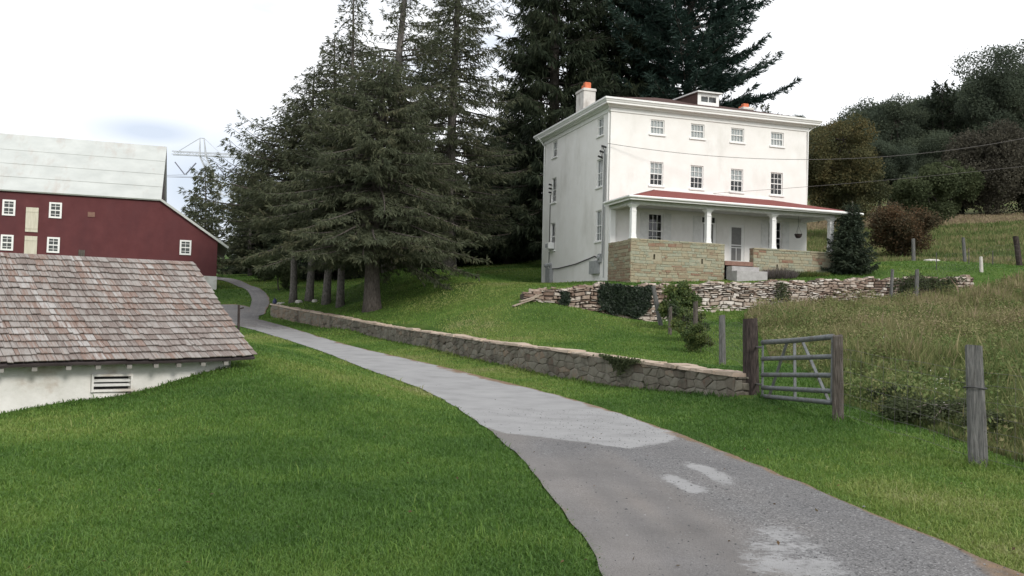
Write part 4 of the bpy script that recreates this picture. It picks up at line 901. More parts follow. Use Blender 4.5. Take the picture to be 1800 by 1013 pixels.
tr_ = [.002, .15, .3, .45, .6, .75, .9, 1.0]
loop = [roofpt(xs, np.full(24, t), -.055) for t in tr_] + [roofpt(xs, np.full(24, t), -.012) for t in tr_[::-1]]; B2 = loop[8]; nl_ = len(loop)
mb.add(np.concatenate(loop), [(k * 24 + i, k * 24 + i + 1, ((k + 1) % nl_) * 24 + i + 1, ((k + 1) % nl_) * 24 + i) for k in range(nl_) for i in range(23)])
for e in (0, 23):
    for k in range(7): mb.add([loop[k][e], loop[k + 1][e], loop[nl_ - 2 - k][e], loop[nl_ - 1 - k][e]], [(0, 1, 2, 3)])
bk_ = np.stack([xs, np.full(24, SRUN * 2), ze(xs)], 1); mb.add(np.concatenate([B2, bk_]), [(i, i + 1, 24 + i + 1, 24 + i) for i in range(23)])
mb.build('roof_boards', M['dark_wood'], rf)
# wall with a louvred opening
vp = [on_plane(*q, SW, SN) for q in ((164, 663), (229, 660), (164, 687), (229, 682))]
loc = lambda q: np.array([(q - SO) @ SD, (q - SO) @ np.array([-SD[1], SD[0], 0]), q[2]])
vl = [loc(q) for q in vp]; vx0, vx1 = vl[0][0], vl[1][0]; vz0, vz1 = (vl[2][2] + vl[3][2]) / 2, (vl[0][2] + vl[1][2]) / 2
r = rng_(2); nx_, nz_ = 150, 26; xs = np.linspace(-SL + .2, -.3, nx_); V = []
hx = [(xs, None)]
G = np.zeros((nz_, nx_, 3))
for i in range(nz_):
    top = ze(xs) + .19; z = -1.2 + (top + 1.2) * i / (nz_ - 1)
    G[i, :, 0] = xs; G[i, :, 2] = z
    G[i, :, 1] = .38 + (vnoise(xs, z, 4, .35) - .5) * .05 + (vnoise(xs, z, 7, .12) - .5) * .022 + (vnoise(xs * .4, z, 8, .6) - .5) * .05
I = np.arange(nz_ * nx_).reshape(nz_, nx_); F = np.stack([I[:-1, :-1], I[:-1, 1:], I[1:, 1:], I[1:, :-1]], -1).reshape(-1, 4)
cen = G.reshape(-1, 3)[F].mean(1); keepf = ~((cen[:, 0] > vx0 - .02) & (cen[:, 0] < vx1 + .02) & (cen[:, 2] > vz0 - .02) & (cen[:, 2] < vz1 + .02))
sw = np_mesh('wall', G.reshape(-1, 3), F[keepf], M['whitewash'], shed, smooth=True)
e1 = MB(); e1.add([(-.3, .38, -1.2), (-.3, 6.2, -1.2), (-.3, 6.2, 1.0), (-.3, 3.28, 2.6), (-.3, .38, 1.06)], [(0, 1, 2, 3, 4)]).add([(-SL + .2, 6.2, -1.2), (-.3, 6.2, -1.2), (-.3, 6.2, 1), (-SL + .2, 6.2, .7)], [(0, 1, 2, 3)]).build('rear_wall', M['whitewash'], shed)
mb = MB(); mb.box(vx0 - .035, vx0, .33, .48, vz0 - .04, vz1 + .04).box(vx1, vx1 + .035, .33, .48, vz0 - .04, vz1 + .04).box(vx0, vx1, .332, .478, vz1, vz1 + .038).box(vx0, vx1, .332, .478, vz0 - .038, vz0)
vt = mb.build('vent', M['whitewash'], shed); mb = MB(); hgt = vz1 - vz0
for k in (1, 2): mb.add([(vx0, .36, vz0 + hgt * k / 3 - .022), (vx1, .36, vz0 + hgt * k / 3 - .022), (vx1, .43, vz0 + hgt * k / 3 + .012), (vx0, .43, vz0 + hgt * k / 3 + .012), (vx0, .355, vz0 + hgt * k / 3 - .004), (vx1, .355, vz0 + hgt * k / 3 - .004), (vx1, .425, vz0 + hgt * k / 3 + .026), (vx0, .425, vz0 + hgt * k / 3 + .026)], [(0, 3, 2, 1), (4, 5, 6, 7), (0, 1, 5, 4), (1, 2, 6, 5), (2, 3, 7, 6), (3, 0, 4, 7)])
mb.build('louvre', M['old_white'], vt); MB().box(vx0, vx1, .5, .52, vz0 - .04, vz1 + .04).build('vent_back', M['interior'], vt)
for px in (4, 63, 123, 175, 230, 277, 317, 360, 400):
    q = loc(on_plane(px, 640, SE, SN)); x = q[0]
    mb = MB(); mb.add([(x - .04, .06, ze(x) - .12), (x + .04, .06, ze(x) - .12), (x + .035, .42, ze(x) + .10), (x - .035, .42, ze(x) + .10), (x - .04, .06, ze(x) - .05), (x + .04, .06, ze(x) - .05), (x + .045, .42, ze(x) + .19), (x - .045, .42, ze(x) + .19)], [(0, 3, 2, 1), (4, 5, 6, 7), (0, 1, 5, 4), (1, 2, 6, 5), (2, 3, 7, 6), (3, 0, 4, 7)]).build('rafter_tail', M['tail'], shed)

# ------------------------------------------------------------------ gate, posts and wire
def post(name, top, base, Y, rad, m, label, cat='post', group=None, square=False, cap=True, seed=0, sink=.25):
    t = P(*top, Y); b = P(*base, Y); b[2] = min(b[2], float(height(b[0], b[1]))) - sink
    r = rng_(seed + 77); n = 14; rows = 14; V = []
    ph = r.uniform(0, 6.28, 6)
    for i in range(rows):
        k = i / (rows - 1); c = b * (1 - k) + t * k
        for j in range(n):
            a = j * 2 * pi / n
            rr = rad * (1.10 - .14 * k) * (1 + .06 * sin(3 * a + ph[0]) + .04 * sin(5 * a + ph[1]) + .025 * sin(2 * a + 7 * k + ph[2]) + r.normal(0, .012))
            if square: rr *= 1 / max(abs(cos(a + .4)), abs(sin(a + .4))) ** .75 * .9
            if abs(((a - ph[3]) % 6.28) - 0) < .25: rr *= .82           # drying crack
            V.append((c[0] + rr * cos(a), c[1] + rr * sin(a), c[2] + (r.normal(0, .006) + .02 * sin(a + ph[4]) * (i == rows - 1))))
    F = [(i * n + j, i * n + (j + 1) % n, i * n + n + (j + 1) % n, i * n + n + j) for i in range(rows - 1) for j in range(n)] + [tuple(range((rows - 1) * n, rows * n))]
    mb = MB().add(np.array(V), F); o = mb.build(name, m, loc=np.array([b[0], b[1], b[2] + sink])); tag(o, label, cat, group)
    return o, t, b
post('gate_post', (1318, 561), (1321, 699), 17.9, .145, M['postdark'], 'thick dark gate post standing at the end of the low stone wall', 'gate post', seed=1)
post('gate_post', (1473, 590), (1474, 740), 14.7, .088, M['postbrown'], 'brown weathered post at the latch end of the metal gate', 'gate post', square=True, seed=2)
fp, ft, fb = post('fence_post', (1711, 609), (1721, 823), 11.2, .105, M['postgrey'], 'split grey timber fence post with a wire notch, nearest at the right', 'fence post', square=True, seed=3)
tt_ = fb * .30 + ft * .70; ang_ = np.linspace(0, 2 * pi, 13); mb = MB(); mb.tube([ft * .71 + fb * .29 + np.array([.128 * cos(a), .128 * sin(a), .01 * sin(2 * a)]) for a in ang_], .009, 5, cap=False)
w_ = mb.build('wire_band', M['cable'], fp, loc=np.array(fp.location))
FG = 'wooden fence posts'
post('fence_post', (1269, 555), (1270, 645), 24.2, .085, M['postgrey'], 'tall grey fence post just left behind the dark gate post', 'fence post', FG, seed=4)
post('fence_post', (1223, 531), (1222, 613), 28, .075, M['postbrown'], 'slim brown fence post between the bush and the tall grey post', 'fence post', FG, seed=5)
post('fence_post', (1148, 503), (1164, 566), 34.4, .085, M['postgrey'], 'pale fence post leaning against the drystone wall beside the ivy', 'fence post', FG, seed=6)
post('fence_post', (1179, 540), (1178, 583), 31.5, .06, M['postbrown'], 'short half hidden fence post under the leafy bush', 'fence post', FG, seed=7)
post('fence_post', (1569, 474), (1565, 527), 42.2, .07, M['postgrey'], 'slanting grey post, left of the pair at the drystone wall end', 'fence post', FG, seed=8)
post('fence_post', (1612, 474), (1611, 530), 42.6, .085, M['postgrey'], 'upright grey post, right of the pair at the drystone wall end', 'fence post', FG, seed=9)
post('fence_post', (1605, 420), (1606, 463), 57, .11, M['postgrey'], 'grey post standing in the mown grass beside the reddish bush', 'fence post', FG, seed=10)
post('fence_post', (1693, 418), (1697, 461), 57, .1, M['postgrey'], 'grey post on the slope before the upper field', 'fence post', FG, seed=11)
post('fence_post', (1724, 452), (1726, 496), 47, .085, M['lightstone'], 'pale whitish post beyond the end of the drystone wall', 'fence post', FG, seed=12)
post('fence_post', (1785, 416), (1794, 475), 52, .15, M['postdark'], 'stout dark leaning post at the far right edge', 'fence post', FG, seed=13)
for i, (px, a, b, Y, lab) in enumerate(((1646, 444, 488, 47, 'thin rusty steel stake near the flat pale slab'), (1703, 436, 484, 50, 'thin steel stake behind the pale whitish post'), (1745, 441, 486, 50, 'thin steel stake left of the stout dark post'))):
    t, q = P(px, a, Y), P(px, b, Y); q[2] = float(height(q[0], q[1])) - .1
    o = MB().bar(q, t, .035, .03).bar(q + np.array([0, -.02, 0]), t + np.array([0, -.02, 0]), .012, .03).build('fence_stake', M['wire'], loc=q); tag(o, lab, 'fence stake', 'steel fence stakes')
# five-bar tube gate
GLx = [(1341, 602), (1340, 631), (1338, 659), (1341, 681.5), (1341, 696.5)]; GRx = [(1466, 592), (1464.6, 627), (1463.5, 660), (1462, 688), (1462, 708)]
YL, YR = 17.5, 14.85
gl = [P(a, b, YL) for a, b in GLx]; gr = [P(a, b, YR) for a, b in GRx]
for i in range(5): gl[i][0] = np.mean([q[0] for q in gl]); gr[i][0] = np.mean([q[0] for q in gr])
g0 = np.array([gl[4][0], gl[4][1], float(height(gl[4][0], gl[4][1]))])
gate = empty('field_gate', g0, 'closed grey tubular steel field gate with five bars and slanting braces', 'gate')
def gp(i, k): return (gl[i] * (1 - k) + gr[i] * k)
def vgate(k, zi, zj):
    a, b = gp(0, k), gp(4, k); return a * (1 - zi) + b * zi, a * (1 - zj) + b * zj
for i in range(5):
    a, b = gl[i], gr[i]; pts = [a + (b - a) * k + np.array([0, 0, -.012 * sin(pi * k) * (i == 0)]) for k in np.linspace(0, 1, 7)]
    MB().tube(pts, .046 if i == 0 else .041, 12).build('rail', M['galv'], gate, smooth=True, loc=g0)
MB().tube([gl[0], gl[4]], .022, 8).build('stile', M['galv'], gate, loc=g0)
MB().tube([gr[0], gr[4]], .03, 8).build('stile', M['galv'], gate, loc=g0)
offy = np.array([.035, .03, 0])
for (k0, k1) in ((.37, .09), (.47, .49), (.57, .95)):
    a = gp(0, k0) + offy; b = gp(4, k1) + offy; MB().bar(a, b, .05, .02).build('brace', M['galv'], gate, loc=g0)
h0 = np.array([P(1330, 620, 17.8)[0], 17.75, gl[1][2]])
for zz in (gl[0][2] - .1, gl[3][2] + .05): MB().tube([np.array([4.74, 17.82, zz]), gl[0] * [1, 1, 0] + np.array([0, 0, zz])], .02, 8).build('hinge', M['wire'], gate, loc=g0)
# woven wire between the posts
def wire_fence(pts, label, zs=(.12, .28, .45, .62, .80, 1.0, 1.15), step=.3, rad=.0022):
    mb = MB(); xy = np.array(pts, float); q = resample(xy, max(2, int(np.linalg.norm(np.diff(xy, axis=0), axis=1).sum() / step))); zg = height(q[:, 0], q[:, 1])
    for z in zs: mb.tube(np.c_[q, zg + z + .012 * np.sin(np.arange(len(q)) * 1.1)], rad, 4, cap=False)
    for i, (x, y) in enumerate(q): mb.tube([(x, y, zg[i] + zs[0]), (x + .01, y, zg[i] + zs[-1])], rad * .8, 4, cap=False)
    o = mb.build('wire_fence', M['wire'], loc=(*xy[0], float(zg[0]))); tag(o, label, 'wire fence')
wire_fence([(5.22, 14.6), (5.69, 11.2), (6.15, 7.5), (6.6, 4)], 'rusty woven wire fence running right from the gate latch post')
wire_fence([(4.66, 18.1), tuple(P(1270, 640, 24.2)[:2]), tuple(P(1222, 610, 28)[:2]), tuple(P(1178, 580, 31.5)[:2]), tuple(P(1164, 566, 34.4)[:2])], 'sagging wire fence climbing from the dark gate post to the ivy', zs=(.2, .5, .8, 1.05))
wire_fence([tuple(P(1565, 520, 42.3)[:2]), tuple(P(1611, 520, 42.6)[:2]), tuple(P(1726, 490, 47)[:2]), tuple(P(1794, 470, 52)[:2])], 'slack wire fence along the posts beyond the drystone wall', zs=(.3, .6, .9, 1.15))

# ------------------------------------------------------------------ small things
yp = at(417, 22); mb = MB().tube([yp + np.array([0, 0, -.2]), yp + np.array([.01, 0, .5]), yp + np.array([0, 0, 1.08])], [.035, .03, .03], 8).bar(yp + np.array([-.01, 0, .98]), yp + np.array([.12, 0, 1.02]), .03).bar(yp + np.array([0, 0, .35]), yp + np.array([.07, 0, .42]), .04)
tag(mb.build('yard_post', M['postdark'], loc=yp), 'thin dark yard post with stub arms behind the shingled roof corner', 'post')
jw = np.array([*fm(np.array([.25]), np.array([zt1(.25) + .085]), np.array([.1]))[0]])
jug = empty('jug', jw, 'small dark blue jug standing on the far end of the low wall', 'jug')
V = np.concatenate([[(rr * cos(a), rr * sin(a), z) for a in np.arange(12) * 2 * pi / 12] for rr, z in ((.10, 0), (.12, .04), (.12, .16), (.07, .24), (.035, .28), (.035, .34))]); mb = MB().add(V, [(k * 12 + i, k * 12 + (i + 1) % 12, k * 12 + 12 + (i + 1) % 12, k * 12 + 12 + i) for k in range(5) for i in range(12)] + [tuple(range(11, -1, -1)), tuple(range(60, 72))]); mb.build('body', M['blue'], jug, smooth=False)
MB().tube([(.06, 0, .25), (.13, 0, .26), (.14, 0, .16), (.11, 0, .10)], .014, 6).build('handle', M['blue'], jug)
r = rng_(12); q0 = w2(922, 524)
for k in range(4):
    a = at(902 + 12 * k, 36.6 + .35 * k); b = at(938 + 7 * k, 37.3 + .2 * k); zz = .06 + .045 * k
    o = MB().bar(a + np.array([0, 0, zz]), b + np.array([0, 0, zz + .12 + .03 * k]), .16, .035).build('loose_board', M['board'], loc=a); tag(o, ('lowest', 'second lowest', 'second highest', 'topmost')[k] + ' weathered board stacked against the left end of the drystone wall', 'board', 'boards at the wall end')
def stone(name, px, Y, sx, sy, sz, m, label, cat, seed, group=None):
    c = at(px, Y); r = rng_(seed); V = []; 
    for z, k in ((-.05, 1.0), (sz * .6, .95), (sz, .7)): V += [(sx * k * cos(a) * (1 + r.normal(0, .1)), sy * k * sin(a) * (1 + r.normal(0, .1)), z + r.normal(0, .08 * sz)) for a in np.arange(9) * 2 * pi / 9]
    o = MB().add(np.array(V) + c, [(k * 9 + i, k * 9 + (i + 1) % 9, k * 9 + 9 + (i + 1) % 9, k * 9 + 9 + i) for k in range(2) for i in range(9)] + [tuple(range(18, 27))]).build(name, m, loc=c); tag(o, label, cat, group)
stone('stone', 525, 53.5, .22, .15, .14, M['lightstone'], 'pale stone lying between the two leftmost tree trunks', 'stone', 1)
stone('stone', 553, 53.6, .18, .15, .12, M['lightstone'], 'pale stone at the right foot of the second trunk', 'stone', 2)
stone('stone', 494, 55, .3, .15, .12, M['lightstone'], 'long pale stone on the bank beyond the blue jug', 'stone', 3)
stone('stone_slab', 1622, 58.5, .9, .5, .10, M['lightstone'], 'flat pale slab in the grass right of the bush post', 'stone slab', 4)
stone('stone_slab', 1638, 53.5, .55, .4, .14, M['lightstone'], 'nearer flat pale slab beside the rusty steel stake', 'stone slab', 5)
# overhead wires
def cable(name, a, b, sag, rad, label, cat='power line', group=None):
    k = np.linspace(0, 1, 40)[:, None]; q = a * (1 - k) + b * k; q[:, 2] -= sag * 4 * (k * (1 - k))[:, 0]
    o = MB().tube(q, rad, 6, cap=False).build(name, M['wire'], loc=a); tag(o, label, cat, group)
cable('service_wire', hw(-.2, -.12, 6.62), P(2050, 178, 46), 1.7, .012, 'upper overhead service wire crossing the white house front', group='overhead service wires')
cable('service_wire', hw(5.6, -.05, 4.62), P(2050, 262, 46), .2, .009, 'lower thin wire rising right from above the porch roof', group='overhead service wires')
# lattice transmission tower
ty = 270; tb = P(391, 479, ty); tb[2] = float(height(tb[0], tb[1])) - 1; Ht = P(345, 244, ty)[2] - tb[2]
pyl = empty('transmission_tower', tb, 'pale steel lattice transmission tower rising behind the barn', 'pylon')
rot = .12; TA = np.array([cos(rot), sin(rot), 0]); TB = np.array([-sin(rot), cos(rot), 0])
def tp(a, b, z): return TA * a + TB * b + np.array([0, 0, z])
mb = MB(); W_ = .22
levels = [(0, 4.6), (Ht * .2, 3.8), (Ht * .4, 3.0), (Ht * .58, 2.2)]
zc = Ht * .87; arm = 15.5
def lattice(mb, l0, h0, l1, h1):
    c0 = [(-h0, -h0), (h0, -h0), (h0, h0), (-h0, h0)]; c1 = [(-h1, -h1), (h1, -h1), (h1, h1), (-h1, h1)]
    for i in range(4):
        j = (i + 1) % 4; mb.bar(tp(*c0[i], l0), tp(*c1[i], l1), W_ * 1.3); mb.bar(tp(*c0[i], l0), tp(*c1[j], l1), W_ * .7); mb.bar(tp(*c0[j], l0), tp(*c1[i], l1), W_ * .7); mb.bar(tp(*c1[i], l1), tp(*c1[j], l1), W_ * .7)
for (a, b), (c, d_) in zip(levels, levels[1:]): lattice(mb, a, b, c, d_)
leg = mb.build('tower_body', M['pylon'], pyl)
mb = MB(); zw = Ht * .58
for s in (-1, 1):                                     # the two arms of the fork
    prev = [(s * .4, -1.8, zw), (s * 2.2, -1.8, zw), (s * 2.2, 1.8, zw), (s * .4, 1.8, zw)]
    for k in range(1, 6):
        q = k / 5; cx = s * (1.3 + 5.6 * q); z = zw + (zc - zw) * q; h = .9; bb = 1.8 - .8 * q
        cur = [(cx - h, -bb, z), (cx + h, -bb, z), (cx + h, bb, z), (cx - h, bb, z)]
        for i in range(4): mb.bar(tp(*prev[i]), tp(*cur[i]), W_); mb.bar(tp(*prev[i]), tp(*cur[(i + 1) % 4]), W_ * .6); mb.bar(tp(*cur[i]), tp(*cur[(i + 1) % 4]), W_ * .6)
        prev = cur
    top = tp(s * 7.9, 0, Ht)                           # peak on top of each fork
    for q in prev: mb.bar(tp(*q), top + TA * (s * -1.2 if abs(q[0]) < 6.9 else 0), W_)
    mb.bar(top, top - TA * s * 1.3, W_); mb.bar(top, tp(s * 14.5, 0, zc + .6), W_ * .8); mb.bar(top - TA * s * 1.2, tp(s * 1.5, 0, zc + .6), W_ * .6)
mb.build('tower_fork', M['pylon'], pyl)
mb = MB()
for bb in (-1, 1):
    for zz in (zc, zc + 1.2): mb.bar(tp(-arm, bb * .8, zz * 1 if zz == zc else zz - .3), tp(arm, bb * .8, zz if zz == zc else zz - .3), W_ * .8)
    for k in range(24):
        a = -arm + arm * 2 * k / 24; mb.bar(tp(a, bb * .8, zc if k % 2 else zc + .9), tp(a + arm / 12, bb * .8, zc + .9 if k % 2 else zc), W_ * .5)
mb.build('cross_arm', M['pylon'], pyl)
for cx in (-11.7, 0, 11.7):
    for s in (-1, 1): MB().bar(tp(cx + s * 3.0, 0, zc - 2.2), tp(cx + .15 * s, 0, zc - 5.7), .3, .3).build('insulator_string', M['insul'], pyl)
for i, cx in enumerate((-11, 0, 11)):
    a = tb + tp(cx, 0, zc - 5.8); cable('conductor', a, a + np.array([-190 + 20 * i, -60, -4 + 3 * i]), 4, .05, ('leftmost', 'middle', 'rightmost')[i] + ' thin power conductor strung from the lattice tower', group='tower conductors')

# ------------------------------------------------------------------ vegetation
def kites(base, d, L, Wd, r, up=None):
    """n small leaf/needle-spray faces"""
    n = len(base); d = nrm(d); s = nrm(np.cross(d, r.normal(0, 1, (n, 3)) if up is None else up + r.normal(0, .45, (n, 3))))
    m = base + d * (L * r.uniform(.35, .6, n))[:, None]
    V = np.stack([base, m + s * (Wd / 2)[:, None], base + d * L[:, None], m - s * (Wd / 2)[:, None]], 1)
    return V.reshape(-1, 3)
def quads(n): return np.arange(4 * n).reshape(n, 4)
def conifer(name, label, seed, H, clear, prof, nbr, needles, bark, rise=.1, droop=.35, hang=.5, sp=(.18, .38), sw=(.036, .074), twigstep=.22, r0=.28, dead=6, bare=None, group=None, density=1.0, lean=(0, 0), sector=None, upturn=.15, cat='tree', jit=(.62, 1.12)):
    r = rng_(seed); root = empty(name, (0, 0, 0), label, cat, group)
    k = np.linspace(0, 1, 16)
    ctr = np.stack([lean[0] * k ** 1.5 + .12 * np.sin(k * 5 + seed), lean[1] * k ** 1.5 + .12 * np.cos(k * 4 + seed), -.3 + (H + .3) * k], 1); ctr[:, :2] -= ctr[0, :2]
    rad = r0 * (1 - k) ** .8 + .02; rad[0] *= 1.35; rad[1] *= 1.08
    def tc_(z): return np.stack([np.interp(z, ctr[:, 2], ctr[:, i]) for i in range(3)], -1)
    mb = MB(); mb.tube(ctr, rad, 11); lb = MB()
    base = []; dirs = []; LL = []; tint = []; SP = []
    for i in range(nbr):
        u = (i + r.random()) / nbr; z = clear + (H - clear) * u ** 1.05 * .985
        L = prof(u) * r.uniform(*jit); az = i * 2.399963 + r.normal(0, .4)
        if sector is not None: L *= sector(az, u)
        if L < .15: continue
        isdead = r.random() < dead / nbr and u < .5
        L *= .5 if isdead else 1
        f = np.array([cos(az), sin(az), 0]); side = np.array([-sin(az), cos(az), 0])
        a0 = rise + r.normal(0, .10) + .5 * u * rise; dr = droop * (1.1 - .7 * u) + r.normal(0, .05)
        t = np.linspace(0, 1, 9)[:, None]; bend = r.normal(0, .08)
        path = tc_(z) + f * L * t + side * L * bend * t ** 2 + np.array([0, 0, 1.0]) * L * (a0 * t - dr * t ** 1.6 + upturn * t ** 4)
        br = .012 + .013 * L; lb.tube(path, np.linspace(br, .006, 9), 4, cap=False)
        if isdead: continue
        nt_ = max(3, int(L / twigstep)); tt = np.linspace(.12 if L < 2 else .22, 1, nt_) + r.normal(0, .01, nt_); tt = np.clip(tt, .05, 1)
        for sgn in (-1, 1):
            q = np.stack([np.interp(tt, t[:, 0], path[:, c]) for c in range(3)], 1)
            tl = (.22 + (1.05 - tt) * .34 * min(L, 4.5)) * r.uniform(.5, 1.15, nt_); tl = np.minimum(tl, 1.5)
            d = nrm(f * .75 + side * sgn * r.uniform(.5, 1.0, (nt_, 1)) + np.array([0, 0, 1]) * r.normal(-.12, .15, (nt_, 1)))
            ns = np.maximum(2, (tl / .066 * density).astype(int))
            idx = np.repeat(np.arange(nt_), ns); w = r.random(len(idx)) ** .8
            p = q[idx] + d[idx] * (tl[idx] * w)[:, None]; p[:, 2] -= hang * .35 * (tl[idx] * w) ** 1.5
            dd = d[idx] + r.normal(0, .45, (len(idx), 3)); dd[:, 2] -= hang * r.uniform(.2, 1.5, len(idx))
            base.append(p); dirs.append(dd); LL.append(r.uniform(*sp, len(idx))); SP.append(r.uniform(*sw, len(idx)))
            br_t = r.normal(.45, .12); tint.append(np.clip(br_t + r.normal(0, .16, len(idx)) + .12 * w, 0, 1))
        n = 10; base.append(path[-1] + r.normal(0, .05, (n, 3))); dirs.append(f + r.normal(0, .4, (n, 3))); LL.append(r.uniform(*sp, n)); SP.append(r.uniform(*sw, n)); tint.append(r.uniform(.3, .8, n))
    lb.build('limbs', M['bark'], root)
    base = np.concatenate(base); dirs = np.concatenate(dirs); LL = np.concatenate(LL); SP = np.concatenate(SP); tint = np.concatenate(tint)
    mb.build('trunk', bark, root, smooth=True)
    V = kites(base, dirs, LL, SP, r); np_mesh('crown', V, quads(len(base)), needles, root, {'tint': np.repeat(tint, 4)})
    return root
def broadleaf(name, label, seed, H, clear, rx, lumps, n, leafs, bark, ls=.28, r0=.22, cat='tree', group=None, top=1.0, flat=.85, loose=.35, rz=None):
    """crown made of leaf clumps around limb ends; gaps stay between clumps"""
    r = rng_(seed); root = empty(name, (0, 0, 0), label, cat, group)
    hz = (H - clear) / 2; cz = clear + hz; mb = MB()
    k = np.linspace(0, 1, 8); tr = np.stack([.15 * np.sin(k * 4 + seed), .15 * np.cos(k * 3 + seed), -.3 + (cz + hz * .5 + .3) * k], 1); tr[:, :2] -= tr[0, :2]
    mb.tube(tr, r0 * (1 - .8 * k), 9)
    cs = []
    while len(cs) < lumps:
        v = r.normal(0, 1, 3); v /= np.linalg.norm(v); q = r.uniform(.45, .86) if r.random() < .8 else r.uniform(.1, .5)
        p = np.array([v[0] * rx * q, v[1] * rx * q, cz + v[2] * hz * q * (top if v[2] > 0 else 1)])
        cs.append((p, r.uniform(.18, .36) * rx))
    B = []; D = []; T = []
    for p, cr in cs:
        j = r.integers(3, 8); a = tr[j]; m = (a + p) / 2 + np.array([0, 0, .1 * rx]); mb.tube([a, m, p], [.02 + r0 * .28, .02 + r0 * .14, .012], 4, cap=False)
        c = int(n / lumps * (cr / (.27 * rx)) ** 2); v = nrm(r.normal(0, 1, (c, 3))); rr = cr * (1 - loose * r.random(c) ** 1.5) * r.choice([1, 1, 1, 1.18], c)
        q = p + v * rr[:, None] * np.array([1, 1, flat]); q[:, 2] += r.normal(0, .05, c); B.append(q); D.append(v * .5 + r.normal(0, .7, (c, 3)) + np.array([0, 0, -.2]))
        T.append(np.clip(r.normal(.45, .12) + r.normal(0, .2, c), 0, 1))
    B = np.concatenate(B); D = np.concatenate(D); T = np.concatenate(T); c = len(B)
    B[:, 2] = np.maximum(B[:, 2], .05)
    mb.build('trunk', bark, root, smooth=True)
    V = kites(B, D, r.uniform(.7, 1.3, c) * ls, r.uniform(.5, .95, c) * ls, r); np_mesh('crown', V, quads(c), leafs, root, {'tint': np.repeat(T, 4)})
    return root
def put(o, px, Y, dz=0, rz=0, dx=0, sc=None):
    q = at(px, Y); o.location = (q[0] + dx, q[1], q[2] + dz); o.rotation_euler.z = rz
    if sc: o.scale = sc if hasattr(sc, '__len__') else (sc,) * 3
    return o
cone = lambda R, p=.85, lo=.55: (lambda u: R * (1 - u) ** p * (lo + (1 - lo) * min(1, u * 5 + .25)))
sp_args = dict(needles=M['spruce'], bark=M['barkpale'])
CG = 'old conifers beside the lawn wall'
# the big spreading spruce with the stout trunk: long low branch to the right
def big_sector(az, u):
    a = (az + pi) % (2 * pi) - pi
    if u < .20 and abs(abs(a) - pi) < 1.25: return .38
    return 1.0 + (.55 if abs(a) < .8 and u < .5 else 0) - (.42 if abs(abs(a) - pi) < .9 else 0)
def big_prof(u): return 6.6 * (1 - u) ** .62 * (.72 + .28 * min(1, u * 6)) + .3
t5 = conifer('spruce', 'broad drooping spruce with the stoutest trunk, beside the lawn wall', 41, 13.2, 3.0, big_prof, 215, rise=.06, droop=.40, hang=.9, r0=.42, dead=16, density=1.25, sp=(.18, .38), sw=(.036, .074), upturn=.12, group=CG, **dict(sp_args, bark=M['bark']))
put(t5, 655, 47, dz=-.1)
def tall(u): return 4.3 * (1 - u) ** .75 * (.55 + .45 * min(1, u * 4)) + .25
t4 = conifer('spruce', 'tall thin topped spruce on the darkest slender trunk, just left of the stout one', 42, 19.3, 4.9, lambda u: 3.7 * (1 - u) ** 1.05 + .25, 170, rise=.14, droop=.26, hang=.7, r0=.19, dead=14, group=CG, **sp_args); put(t4, 598, 52)
t3 = conifer('spruce', 'slender pale trunked spruce, third of the row from the road', 43, 15.6, 4.8, lambda u: 4.0 * (1 - u) ** .85 + .2, 150, rise=.14, droop=.25, hang=.7, r0=.215, dead=12, group=CG, **sp_args); put(t3, 573, 53)
t2_ = conifer('spruce', 'slender spruce with a pale knobbly trunk, second of the row from the road', 44, 13.8, 4.7, lambda u: 4.2 * (1 - u) ** .8 + .2, 145, rise=.14, droop=.25, hang=.7, r0=.215, dead=12, group=CG, **sp_args); put(t2_, 543, 54)
def left_sector(az, u):
    a = (az + pi) % (2 * pi); a = a - 2 * pi if a > pi else a
    return 1.0 + (.25 if abs(a) < .9 else -.1)
t1 = conifer('spruce', 'slender spruce nearest the road, its boughs reaching out left', 45, 12.0, 4.4, lambda u: 4.6 * (1 - u) ** .65 + .25, 140, rise=.14, droop=.28, hang=.6, r0=.2, dead=10, group=CG, sector=left_sector, upturn=.2, **sp_args); put(t1, 515, 54)
# thin-topped one behind with a pale leaning stem, and the ragged one right of it
t6 = conifer('spruce', 'ragged tall spruce with a pale bare leaning stem showing near its top', 46, 24, 5, lambda u: 4.6 * (1 - u) ** .6 * (.35 if .5 < u < .74 else 1) + .5, 165, rise=.16, droop=.28, hang=.75, r0=.36, dead=14, lean=(1.0, .4), group=CG, **dict(sp_args, bark=M['barkpale'])); put(t6, 684, 55)
t7 = conifer('spruce', 'tall full spruce behind the broad one, left of the house gap', 47, 25, 3, lambda u: 4.3 * (1 - u) ** .6 + .7, 310, rise=.12, droop=.32, hang=.8, r0=.4, dead=4, group=CG, **sp_args); put(t7, 790, 59)
NG = 'tall spruces behind the house'
nor = dict(needles=M['norway'], bark=M['bark'])
n1 = conifer('tall_spruce', 'very tall dark spruce directly behind the left house corner', 51, 33, 2.0, lambda u: 5.0 * (1 - u) ** .55 + .4, 330, rise=.05, droop=.30, hang=1.6, sp=(.35, .8), sw=(.06, .115), r0=.5, dead=0, group=NG, upturn=.2, density=1.0, **nor); put(n1, 968, 66)
n2 = tree_copy(n1, at(1075, 69), 2.1, (1.05, 1.05, .97), 'very tall dark spruce behind the house, between chimney and pine', NG)
n3 = tree_copy(n1, at(893, 74), 4.0, (.75, .75, .40), 'shorter dark spruce in the gap left of the house', NG)
def pine_sector(az, u):
    a = (az + pi) % (2 * pi) - pi
    return 1.0 + (.22 if abs(a) < .55 and u < .62 else 0) - r_p.choice([0, .1, .35])
r_p = rng_(9)
